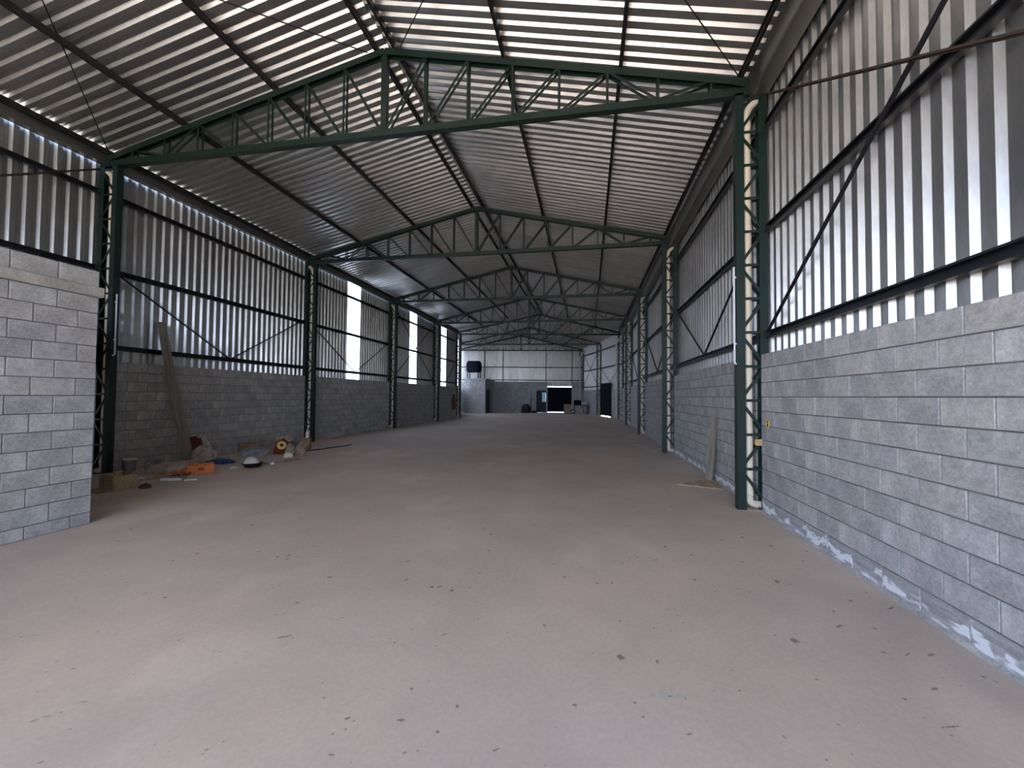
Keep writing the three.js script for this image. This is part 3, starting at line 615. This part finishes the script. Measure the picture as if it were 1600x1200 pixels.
// girts and wall braces, bay by bay
{
  const lev = [[2.48, 'lower'], [4.0, 'middle'], [5.5, 'upper']];
  const bays = (D) => [[-5.5, 0.4], [0.525, D[0]], ...D.slice(0, -1).map((d, i) => [d + 0.125, D[i + 1]])];
  for (const [side, x, s, D] of [['right', 2.505, 1, RD], ['left', -9.405, -1, LD]]) {
    bays(D).forEach(([d0, d1], ii) => {
      const i = Math.max(0, ii - 1);
      const where = ii ? `in the ${ORD[i]} bay of the ${side} wall` : `of the ${side} wall behind the camera`;
      for (const [y, lv] of lev) {
        if (!ii && side === 'left') continue;
        const pr = csec(0.06, 0.10, 0.004, 0.018); // open side toward the cladding
        single('girt', sweep(s > 0 ? pr : mirrorU(pr), V(x, y, d0 + 0.005), V(x, y, d1 - 0.005)), M.girt, `${lv} dark steel girt ${where}`, 'girt', 'wall girts');
      }
      const xb = x - s * 0.055, br = (a, b, m, lab) => single('brace', mergeGeometries([bar(a, b, 0.035, 0.004), bar(a.clone().add(new THREE.Vector3(s * 0.015, 0, 0)), b.clone().add(new THREE.Vector3(s * 0.015, 0, 0)), 0.005, 0.035)]), m, `${lab} ${where}`, 'brace', 'wall braces');
      if (!ii) return;
      const mid = (d0 + d1) / 2, cross = i === 0 || (side === 'left' && i === 3);
      if (cross) {
        br(V(xb, 2.5, d1 - 0.12), V(xb, 5.95, d0 + 0.35), M.girt, 'diagonal brace rising toward the camera');
        br(V(xb - s * 0.02, 5.92, d1 - 0.05), V(xb - s * 0.02, 2.45, d0 + 0.3), M.rust, 'diagonal brace falling toward the camera');
      } else {
        br(V(xb, 4.05, d0 + 0.05), V(xb, 2.5, mid - 0.02), M.girt, 'near leg of the V brace');
        br(V(xb, 4.08, d1 - 0.05), V(xb, 2.5, mid + 0.02), side === 'right' && i === 1 ? M.rust : M.girt, side === 'right' && i === 1 ? 'rusty far leg of the V brace' : 'far leg of the V brace');
      }
    });
  }
  // bent end, right side
  [[[2.44, 30.6], [1.05, 35.75]], [[0.95, 35.95], [-0.42, 40.5]]].forEach(([a, b], i) => {
    const where = i ? 'in the far right corner bay' : 'above the far side door';
    for (const [y, lv] of lev) if (!(i === 0 && y < 3)) single('girt', bar(V(a[0] + 0.02, y, a[1]), V(b[0] + 0.02, y, b[1]), 0.05, 0.09), M.girt, `${lv} dark steel girt ${where}`, 'girt', 'wall girts');
    const P = (t, y) => V(a[0] + (b[0] - a[0]) * t - 0.04, y, a[1] + (b[1] - a[1]) * t);
    const lines = i ? [[P(0.03, 2.5), P(0.97, 5.6)], [P(0.03, 5.6), P(0.97, 2.5)]] : [[P(0.03, 4.0), P(0.5, 2.72)], [P(0.97, 4.0), P(0.5, 2.72)]];
    lines.forEach(([p, q], k) => single('brace', bar(p, q, 0.03, 0.03), M.girt, `${k ? 'second' : 'first'} thin diagonal brace ${where}`, 'brace', 'wall braces'));
  });
}
// roof tie rods in the nearest bay, below the purlins
{
  const rd = (x0, d0, x1, d1, lab) => single('tie_rod', tube([V(x0, roofY(x0) - 0.125, d0), V(x1, roofY(x1) - 0.125, d1)], 0.009, 8), M.rod, lab, 'rod', 'roof tie rods');
  rd(-9.15, 6.35, -3.75, 0.5, 'thin roof tie rod from the left column head toward the front ridge');
  rd(-3.75, 6.38, -9.1, 0.5, 'thin roof tie rod from the ridge toward the front left eave');
  rd(-3.15, 6.38, 2.1, 0.4, 'thin roof tie rod from the ridge toward the front right eave');
  rd(2.12, 6.35, -3.2, 0.3, 'thin roof tie rod from the right column head toward the front ridge');
}
// rain downpipes inside the columns
{
  const make = (s, xo, d, lab) => {
    const g = thing('downpipe', lab, 'pipe', 'rain downpipes in the columns'), X = xo - s * 0.25, dd = d + 0.06, r = 0.05;
    part('pipe', tube(rounded([V(xo - s * 0.09, 5.93, dd), V(X, 5.80, dd), V(X, 0.085, dd), V(xo - s * 0.10, 0.075, dd)], 0.13, 6), r, 16), M.pvc, g);
    part('elbow_collar', tube([V(X, 5.60, dd), V(X, 5.52, dd)], r + 0.007, 16), M.pvc, g);
    part('elbow_collar', tube([V(X, 0.20, dd), V(X, 0.28, dd)], r + 0.007, 16), M.pvc, g);
    for (const y of [4.1, 2.0]) part('joint_collar', tube([V(X, y, dd), V(X, y - 0.09, dd)], r + 0.005, 16), M.pvc, g);
  };
  RD.slice(0, 4).forEach((d, i) => make(1, XR, d, i ? `cream plastic downpipe inside the ${ORD[i]} right column` : 'cream plastic downpipe inside the nearest right column'));
  LD.forEach((d, i) => make(-1, XL, d, i ? `cream plastic downpipe inside the ${ORD[i]} left column` : 'cream plastic downpipe behind the front room at the left'));
  const free = (x, d, lab) => { const g = thing('downpipe', lab, 'pipe'); part('pipe', tube(rounded([V(x + 0.35, 5.95, d - 0.1), V(x + 0.30, 5.75, d - 0.1), V(x, 5.45, d), V(x, 0.05, d)], 0.12, 5), 0.05, 12), M.pvc, g); part('clamp', tube([V(x, 3.0, d), V(x, 2.94, d)], 0.057, 12), M.steel, g); };
  free(1.98, 30.25, 'long pale downpipe standing in front of the fifth right column');
  free(-0.75, 40.2, 'pale downpipe in the far right corner');
}
// white conduits on the nearest columns
for (const [s, x, y0, y1, lab] of [[1, 2.075, 2.06, 3.47, 'white conduit on the nearest right column'], [-1, -8.925, 2.29, 3.47, 'white conduit on the dark left column']]) {
  const g = thing('conduit', lab, 'conduit', 'white conduits on columns');
  part('conduit_tube', tube(rounded([V(x, y1, 6.42), V(x, y0 + 0.02, 6.42), V(x + s * 0.045, y0, 6.42)], 0.03, 5), 0.0125, 10), M.white, g);
  part('clip', moved(cbox(0.04, 0.025, 0.03, 0.003), x + s * 0.012, y1 - 0.15, -6.42), M.white, g); part('clip', moved(cbox(0.04, 0.025, 0.03, 0.003), x + s * 0.012, y0 + 0.3, -6.42), M.white, g);
}
// electrical boxes by the nearest right column
{
  const g = thing('outlet_box', 'small yellow outlet box set in the right block wall', 'outlet', undefined, V(2.398, 1.235, 6.15));
  const fr = part('box_frame', mergeGeometries([moved(cbox(0.012, 0.12, 0.018, 0.003), 0, 0, -0.034), moved(cbox(0.012, 0.12, 0.018, 0.003), 0, 0, 0.034), moved(cbox(0.012, 0.02, 0.086, 0.003), 0, 0.05, 0), moved(cbox(0.012, 0.02, 0.086, 0.003), 0, -0.05, 0)]), M.yellow, g);
  part('socket', moved(cbox(0.006, 0.084, 0.05, 0.002), 0.001, 0, 0), M.black, g); part('bridge', moved(cbox(0.010, 0.014, 0.05, 0.002), 0, 0.012, 0), M.yellow, g);
  const j = thing('junction_box', 'yellow junction box tied inside the nearest right column', 'junction box', undefined, V(2.372, 0.96, 6.375));
  part('box_body', cbox(0.10, 0.085, 0.05, 0.008), M.yellow, j); part('box_lid', moved(cbox(0.08, 0.065, 0.01, 0.003), 0, 0, 0.028), M.woodPale, j);
}

// ================================================================ LOOSE THINGS
// crumpled lump: squashed sphere with folds, flat on the floor
function lump(w, h, d, sd, rough = 0.35, det = 5) {
  const g = new THREE.IcosahedronGeometry(1, det), p = g.attributes.position, v = new THREE.Vector3();
  const n3 = (x, y, z, f) => (vnoise(x * f + sd * 3.1 + 40, y * f + z * f * 0.7 + sd + 40, 256) + vnoise(z * f + sd * 1.7 + 90, y * f - x * f * 0.6 + 90, 256)) / 2;
  for (let i = 0; i < p.count; i++) {
    v.fromBufferAttribute(p, i);
    const fold = 1 - Math.abs(2 * n3(v.x, v.y, v.z, 2.3) - 1), fine = n3(v.x, v.y, v.z, 7);
    const k = 1 - rough + rough * (fold * 1.1 + (fine - 0.5) * 0.5);
    let y = v.y * k; y = y < -0.25 ? -0.25 : y;
    p.setXYZ(i, v.x * k * w / 2, (y + 0.25) / 1.25 * h, v.z * k * d / 2);
  }
  g.computeVertexNormals();
  const uv = g.attributes.uv; for (let i = 0; i < uv.count; i++) uv.setXY(i, p.getX(i) + p.getZ(i) * 0.3, p.getY(i) + p.getZ(i));
  return g;
}
// rippled cloth or paper lying on the floor, with thickness
function cloth(w, d, amp, sd, t = 0.006) {
  const n = 14, q = [], P = (i, j, o) => { const x = (i / n - 0.5) * w, z = (j / n - 0.5) * d, e = 1 - 0.18 * vnoise(i * 0.6 + sd, j * 0.6 + sd * 2, 256); const h = amp * Math.abs(2 * fbm(i / n * 0.9 + sd * 0.13, j / n * 0.9 + sd * 0.31, 5, 3) - 1) * 2; return new THREE.Vector3(x * e, h + o, z * e); };
  for (let i = 0; i < n; i++) for (let j = 0; j < n; j++) {
    q.push({ p: [P(i, j, t), P(i, j + 1, t), P(i + 1, j + 1, t), P(i + 1, j, t)] });
    q.push({ p: [P(i, j, 0), P(i + 1, j, 0), P(i + 1, j + 1, 0), P(i, j + 1, 0)] });
  }
  for (let i = 0; i < n; i++) for (const j of [0, n]) { const a = [P(i, j, 0), P(i + 1, j, 0), P(i + 1, j, t), P(i, j, t)]; q.push({ p: j ? a : a.reverse() }); const b = [P(j, i, 0), P(j, i + 1, 0), P(j, i + 1, t), P(j, i, t)]; q.push({ p: j ? b.reverse() : b }); }
  return fromQuads(q);
}
const put = (o, x, y, d, ry = 0) => { o.position.copy(V(x, y, d)); o.rotation.y = ry; return o; };

// long plank against the left wall
{
  const a = V(-8.90, 0.02, 7.96), b = V(-9.335, 3.15, 7.60);
  single('plank', sweep(crect(0.20, 0.030, 0.003), a, b, new THREE.Vector3(1, 0.15, 0)), M.wood, 'long weathered grey plank leaning against the left wall', 'plank');
}
// red-brown boards and white tubes standing in the corner of the pile
{
  const g = thing('board_bundle', 'short red-brown boards propped against the left block wall', 'boards');
  part('board', sweep(crect(0.17, 0.025, 0.002), V(-9.12, 0.0, 8.42), V(-9.27, 0.54, 8.40), new THREE.Vector3(1, 0, 0)), M.redwood, g);
  part('board', sweep(crect(0.07, 0.03, 0.002), V(-9.12, 0.0, 8.57), V(-9.27, 0.50, 8.55), new THREE.Vector3(1, 0, 0)), M.redwood, g);
  single('thin_tube', tube([V(-8.98, 0.02, 8.78), V(-9.27, 0.53, 8.68)], 0.011, 8), M.white, 'upper of two thin white tubes beside the red-brown boards', 'tube', 'white tubes by the boards');
  single('thin_tube', tube([V(-8.94, 0.02, 8.72), V(-9.27, 0.50, 8.63)], 0.009, 8), M.white, 'slimmer white tube resting on the red-brown boards', 'tube', 'white tubes by the boards');
}
put(single('woven_sack', lump(0.75, 0.19, 0.55, 3), M.sack, 'flattened beige woven sack at the front of the rubbish pile', 'sack'), -8.22, 0, 6.95, 0.4);
put(single('woven_sack', lump(0.55, 0.42, 0.42, 8, 0.42), M.sack, 'upright crumpled pinkish sack at the foot of the plank', 'sack'), -8.62, 0, 8.10, 0.2);
put(single('rag', lump(0.5, 0.16, 0.4, 17, 0.45), M.sack, 'crumpled rag between the two sacks', 'rag'), -8.50, 0, 7.50, 0.9);
// cardboard carton lying on its side
{
  const g = thing('wooden_crate', 'tan crate with a torn lower edge beside the front room', 'crate', undefined, V(-7.62, 0, 5.60)); g.rotation.y = -0.25; g.scale.setScalar(0.86);
  part('side_panel', moved(cbox(0.52, 0.10, 0.018, 0.002), 0, 0.225, 0.17), M.woodPale, g); part('side_panel', moved(cbox(0.52, 0.05, 0.018, 0.002), 0, 0.03, 0.17), M.woodPale, g);
  for (const x of [-0.17, 0.17]) part('side_panel', moved(cbox(0.18, 0.13, 0.018, 0.002), x, 0.115, 0.17), M.woodPale, g);
  part('side_panel', moved(cbox(0.52, 0.27, 0.018, 0.002), 0, 0.14, -0.17), M.woodPale, g);
  for (const x of [-0.26, 0.26]) part('end_panel', moved(cbox(0.018, 0.27, 0.35, 0.002), x, 0.14, 0), M.woodPale, g);
  part('bottom', moved(cbox(0.52, 0.015, 0.35, 0.002), 0, 0.0085, 0), M.woodPale, g);
  part('flap', sweep(crect(0.5, 0.006, 0.001), V(0, 0.02, -0.18), V(0.02, 0.004, -0.42), new THREE.Vector3(0, 1, 0)), M.card, g);
}
put(single('rag', lump(0.18, 0.08, 0.16, 5, 0.5), M.brownred, 'small dark brown rag right of the tan crate', 'rag'), -7.20, 0, 5.70);
single('plastic_pipe', tube([V(-8.35, 0.02, 6.22), V(-7.72, 0.02, 6.32)], 0.016, 10), M.white, 'short pale pipe on the floor behind the tan crate', 'pipe');
put(single('cardboard_sheet', cloth(0.62, 0.42, 0.03, 2), M.card, 'flat brown cardboard sheet in the rubbish pile', 'cardboard'), -7.72, 0.002, 6.45, 0.3);
single('plastic_pipe', tube([V(-7.50, 0.03, 6.20), V(-7.18, 0.03, 6.30)], 0.026, 12), M.white, 'thick white pipe offcut in front of the rubbish pile', 'pipe');
single('plastic_pipe', tube([V(-7.14, 0.014, 6.32), V(-6.98, 0.014, 6.42)], 0.013, 10), M.white, 'small white pipe offcut in front of the rubbish pile', 'pipe');
// orange crate
{
  const g = thing('plastic_crate', 'orange plastic crate with a hand hole at the end of the pile', 'crate', undefined, V(-7.58, 0, 7.05)); g.rotation.y = 0.85;
  const W = 0.42, D = 0.30, Hh = 0.17;
  part('side_panel', moved(cbox(W, 0.06, 0.012, 0.002), 0, 0.03, D / 2), M.orange, g); part('side_panel', moved(cbox(W, 0.045, 0.012, 0.002), 0, Hh - 0.0225, D / 2), M.orange, g);
  for (const x of [-1, 1]) part('side_panel', moved(cbox(W / 2 - 0.05, 0.066, 0.012, 0.002), x * (W / 4 + 0.025), 0.0925, D / 2), M.orange, g);
  part('side_panel', moved(cbox(W, Hh, 0.012, 0.002), 0, Hh / 2, -D / 2), M.orange, g);
  for (const x of [-1, 1]) part('end_panel', moved(cbox(0.012, Hh, D, 0.002), x * W / 2, Hh / 2, 0), M.orange, g);
  part('bottom', moved(cbox(W, 0.01, D, 0.002), 0, 0.006, 0), M.orange, g);
}
put(single('wrapper', cloth(0.42, 0.36, 0.07, 6), M.orange, 'crumpled orange wrapper left of the orange crate', 'wrapper'), -7.95, 0.003, 6.98, 0.5);
put(single('wrapper', cloth(0.34, 0.22, 0.05, 9), M.red, 'crumpled dark red wrapper in front of the orange one', 'wrapper'), -7.60, 0.003, 6.62, 0.4);
put(single('scrap', cloth(0.36, 0.22, 0.06, 11), M.greenp, 'dull green scrap between the wrapper and the orange crate', 'scrap'), -7.86, 0.004, 7.30, 0.1);
put(single('scrap', cloth(0.30, 0.16, 0.04, 14), M.bucket, 'dark grey scrap behind the thick white pipe offcut', 'scrap'), -7.40, 0.003, 6.42, 0.2);
put(single('tarp', lump(0.60, 0.11, 0.36, 21, 0.5), M.blue, 'crumpled blue tarp behind the orange crate', 'tarp'), -8.15, 0, 8.05, 0.6);
put(single('scrap', lump(0.22, 0.06, 0.14, 23, 0.4), M.sack, 'beige scrap in front of the blue tarp', 'scrap'), -8.02, 0, 7.72, 0.6);
// buckets and bag near the left column
{
  const g = thing('bucket', 'grey bucket with a white rim in the dark by the left column', 'bucket', undefined, V(-9.02, 0, 6.82)); g.scale.setScalar(0.72);
  part('bucket_body', new THREE.LatheGeometry([[0, 0.004], [0.115, 0.004], [0.125, 0.02], [0.155, 0.34], [0.148, 0.34], [0.118, 0.02], [0, 0.016]].map((p) => new THREE.Vector2(...p)), 28), M.bucket, g);
  part('rim', moved(new THREE.TorusGeometry(0.156, 0.014, 8, 32), 0, 0.34, 0, 0, Math.PI / 2), M.white, g);
}
put(single('plastic_bag', lump(0.34, 0.30, 0.28, 31, 0.4), M.plastic, 'slumped dark plastic bag beside the grey bucket', 'bag'), -8.68, 0, 7.02, 0.3);
put(single('plastic_bag', lump(0.72, 0.24, 0.5, 41, 0.35), M.plastic, 'grey plastic bag lying before a brown carton at the left wall', 'bag'), -8.35, 0, 9.25, 0.75);
{
  const g = thing('carton', 'open brown carton behind the grey plastic bag', 'carton', undefined, V(-8.95, 0, 9.75)); g.rotation.y = 0.9;
  const W = 0.5, D = 0.36, Hh = 0.26;
  for (const z of [-1, 1]) part('side_panel', moved(cbox(W, Hh, 0.008, 0.001), 0, Hh / 2, z * D / 2), M.card, g);
  for (const x of [-1, 1]) part('end_panel', moved(cbox(0.008, Hh, D, 0.001), x * W / 2, Hh / 2, 0), M.card, g);
  part('bottom', moved(cbox(W, 0.008, D, 0.001), 0, 0.005, 0), M.card, g);
  part('flap', sweep(crect(W, 0.006, 0.001), new THREE.Vector3(0, Hh, D / 2), new THREE.Vector3(0, Hh - 0.05, D / 2 + 0.16), new THREE.Vector3(0, 1, 0)), M.card, g);
}
// white safety helmet on a black basin
{
  const g = thing('basin', 'flat black basin on the floor under the white helmet', 'basin', undefined, V(-7.12, 0, 7.85));
  part('basin_body', new THREE.LatheGeometry([[0, 0.003], [0.15, 0.003], [0.19, 0.07], [0.215, 0.075], [0.215, 0.085], [0.18, 0.08], [0.14, 0.02], [0, 0.018]].map((p) => new THREE.Vector2(...p)), 32), M.black, g);
  part('handle', moved(cbox(0.12, 0.018, 0.035, 0.004), 0.255, 0.075, -0.06, 0.2), M.black, g);
  const h = thing('safety_helmet', 'white safety helmet resting on the black basin', 'helmet', undefined, V(-7.16, 0.078, 7.85)); h.rotation.y = 0.5;
  const prof = []; for (let k = 0; k <= 10; k++) { const a = k / 10 * Math.PI / 2; prof.push(new THREE.Vector2(0.118 * Math.cos(a) + 0.0005, 0.012 + 0.125 * Math.sin(a))); }
  const shell = part('shell', new THREE.LatheGeometry([new THREE.Vector2(0.112, 0.008), ...prof], 28), M.bone, h); shell.scale.set(1.15, 1, 1);
  part('brim', moved(new THREE.TorusGeometry(0.128, 0.010, 8, 32), 0, 0.012, 0, 0, Math.PI / 2), M.bone, h).scale.set(1.15, 1, 1.02);
  for (const x of [-0.03, 0, 0.03]) part('ridge', moved(new THREE.TorusGeometry(0.122, 0.006, 6, 18, Math.PI), x, 0.014, 0, Math.PI / 2), M.bone, h);
}
single('wire_ring', moved(new THREE.TorusGeometry(0.075, 0.006, 6, 28), -7.34, 0.007, -7.60, 0, Math.PI / 2), M.white, 'larger white wire ring beside the black basin', 'ring');
single('wire_ring', moved(new THREE.TorusGeometry(0.05, 0.005, 6, 24), -7.42, 0.02, -7.66, 0, Math.PI / 2), M.white, 'smaller white wire ring lying over the larger one', 'ring');
// bags near the second left column
{
  const b = put(single('cement_bag', lump(0.42, 0.40, 0.36, 51, 0.3), M.red, 'red printed bag slumped near the second left column', 'bag'), -7.98, 0, 9.78, 0.3);
  put(single('cement_bag', lump(0.46, 0.14, 0.26, 57, 0.3), M.sack, 'pale folded bag lying across the red bag', 'bag'), -7.98, 0.32, 9.86, 0.5);
  const t = thing('tape_roll', 'yellow tape roll leaning on the red bag', 'tape roll', undefined, V(-7.76, 0.26, 9.48)); t.rotation.set(-0.2, 0.75, 0);
  part('roll', new THREE.LatheGeometry([[0.045, -0.03], [0.105, -0.03], [0.108, 0], [0.105, 0.03], [0.045, 0.03], [0.042, 0], [0.045, -0.03]].map((p) => new THREE.Vector2(...p)).reverse(), 28).rotateX(Math.PI / 2), M.yellow, t);
  part('core', new THREE.LatheGeometry([[0.034, -0.032], [0.043, -0.032], [0.043, 0.032], [0.034, 0.032], [0.034, -0.032]].map((p) => new THREE.Vector2(...p)).reverse(), 20).rotateX(Math.PI / 2), M.card, t);
  put(single('paper_bag', lump(0.26, 0.30, 0.22, 61, 0.22), M.kraft, 'left one of two brown paper bags before the second left column', 'bag'), -7.62, 0, 9.62, 0.2);
  put(single('paper_bag', lump(0.27, 0.31, 0.22, 67, 0.22), M.kraft, 'right one of two brown paper bags before the second left column', 'bag'), -7.38, 0, 9.70, 0.1);
  const c = put(single('carton', cbox(0.20, 0.32, 0.2, 0.006), M.card, 'narrow upright carton next to the second left column', 'carton'), -7.98, 0.16, 10.75, 0.4);
  const bt = thing('spray_bottle', 'white bottle standing on the narrow upright carton', 'bottle', undefined, V(-7.98, 0.32, 10.75));
  part('bottle_body', new THREE.LatheGeometry([[0, 0], [0.04, 0], [0.042, 0.01], [0.042, 0.15], [0.018, 0.20], [0.016, 0.235], [0, 0.236]].map((p) => new THREE.Vector2(...p)), 18), M.white, bt);
  part('bottle_cap', new THREE.LatheGeometry([[0, 0.232], [0.02, 0.232], [0.02, 0.27], [0, 0.272]].map((p) => new THREE.Vector2(...p)), 16), M.bucket, bt);
  const bk = thing('bucket', 'dark bluish bucket behind the paper bags', 'bucket', undefined, V(-8.25, 0, 10.55));
  part('bucket_body', new THREE.LatheGeometry([[0, 0.004], [0.12, 0.004], [0.15, 0.32], [0.143, 0.32], [0.114, 0.02], [0, 0.016]].map((p) => new THREE.Vector2(...p)), 24), M.plastic, bk);
  part('rim', moved(new THREE.TorusGeometry(0.15, 0.01, 6, 28), 0, 0.32, 0, 0, Math.PI / 2), M.plastic, bk);
  put(single('plastic_bag', lump(0.24, 0.13, 0.18, 71, 0.35), M.bone, 'small ivory bag on the floor before the paper bags', 'bag'), -7.36, 0, 9.22, 0.3);
  single('stick', tube([V(-6.98, 0.02, 8.30), V(-7.02, 0.02, 8.80), V(-6.98, 0.02, 9.15)], 0.014, 8), M.woodPale, 'pale stick on the floor before the red bag', 'stick');
  single('stick', tube([V(-7.05, 0.015, 8.42), V(-6.80, 0.015, 8.95)], 0.01, 8), M.wood, 'thin grey stick crossing before the red bag', 'stick');
  put(single('scrap', lump(0.09, 0.05, 0.08, 77, 0.3), M.white, 'small white scrap at the end of the pale stick', 'scrap'), -6.95, 0, 8.22);
  single('hose', tube(rounded([V(-7.70, 0.014, 10.35), V(-7.45, 0.014, 10.7), V(-7.48, 0.014, 11.1), V(-7.25, 0.014, 11.6), V(-7.35, 0.014, 12.0)], 0.25, 5), 0.014, 8), M.black, 'short dark hose on the floor at the foot of the second left column', 'hose');
}
// boards at the right wall
single('board', sweep(crect(0.17, 0.022, 0.002), V(2.235, 0.035, 8.36), V(2.372, 1.27, 8.45), new THREE.Vector3(-1, 0.1, 0.55)), M.wood, 'narrow grey board leaning against the right block wall', 'board');
single('board', fromQuads((() => { const t = 0.02, p = [[1.60, 7.97], [1.86, 8.22], [2.10, 8.42], [2.37, 8.18], [2.30, 7.70]], q = []; for (let i = 1; i + 1 < p.length; i++) q.push({ p: [V(p[0][0], t, p[0][1]), V(p[i + 1][0], t, p[i + 1][1]), V(p[i][0], t, p[i][1])], uv: [[p[0][0], p[0][1]], [p[i + 1][0], p[i + 1][1]], [p[i][0], p[i][1]]] }); for (let i = 0; i < p.length; i++) { const a = p[i], b = p[(i + 1) % p.length]; q.push({ p: [V(a[0], 0.002, a[1]), V(a[0], t, a[1]), V(b[0], t, b[1]), V(b[0], 0.002, b[1])] }); } return q; })()), M.woodPale, 'pale triangular board lying on the floor at the right wall', 'board');
// brown cloth on the left wall
put(single('hanging_cloth', moved(lump(0.75, 1.1, 0.10, 83, 0.3), 0, 0, 0, Math.PI / 2), M.brownred, 'rust-brown cloth hanging on the far left block wall', 'cloth'), -9.24, 0.62, 27.9);

// far end: cart with a box, table, dark heap, pole
{
  const fx = (x, d) => V(x, 0, d);
  const b = put(single('carton', cbox(0.72, 0.86, 0.5, 0.01), M.kraft, 'tall tan carton in front of the far gate', 'carton'), -1.85, 0.43, 39.2, 0.1);
  const w = thing('wheel', 'black wheel with a white hub beside the tall tan carton', 'wheel', undefined, V(-1.36, 0.19, 38.75));
  part('tyre', new THREE.TorusGeometry(0.14, 0.05, 10, 28), M.black, w); part('hub', new THREE.CylinderGeometry(0.085, 0.085, 0.07, 20).rotateX(Math.PI / 2), M.white, w);
  const t = thing('work_table', 'dark work table in the far right corner', 'table', undefined, V(-0.62, 0, 38.6));
  part('table_top', moved(cbox(1.3, 0.06, 0.7, 0.005), 0, 0.80, 0), M.dark, t); part('shelf', moved(cbox(1.2, 0.04, 0.6, 0.005), 0, 0.45, 0), M.steel, t);
  for (const sx of [-1, 1]) for (const sz of [-1, 1]) part('leg', moved(cbox(0.07, 0.78, 0.07, 0.004), sx * 0.58, 0.39, sz * 0.28), M.dark, t);
  const c = put(single('tool_case', cbox(0.66, 0.42, 0.5, 0.03), M.navy, 'dark case standing on the far work table', 'case'), -0.94, 1.04, 38.6);
  put(single('tool_case', cbox(0.55, 0.26, 0.4, 0.03), M.steel, 'light grey case standing on the far work table', 'case'), -0.30, 0.96, 38.55);
  put(single('scrap_heap', lump(1.0, 0.85, 0.7, 91, 0.3), M.dark, 'dark heap on the floor before the far block wall', 'heap'), -5.75, 0, 38.9);
  put(single('scrap_heap', lump(0.5, 0.25, 0.4, 93, 0.35), M.dark, 'low dark heap left of the far teal door', 'heap'), -5.0, 0, 39.3);
  single('pole', tube([V(-5.42, 0, 39.8), V(-5.42, 2.0, 39.88)], 0.03, 10), M.dark, 'thin dark pole leaning on the far block wall', 'pole');
}

renderer.render(scene, camera);
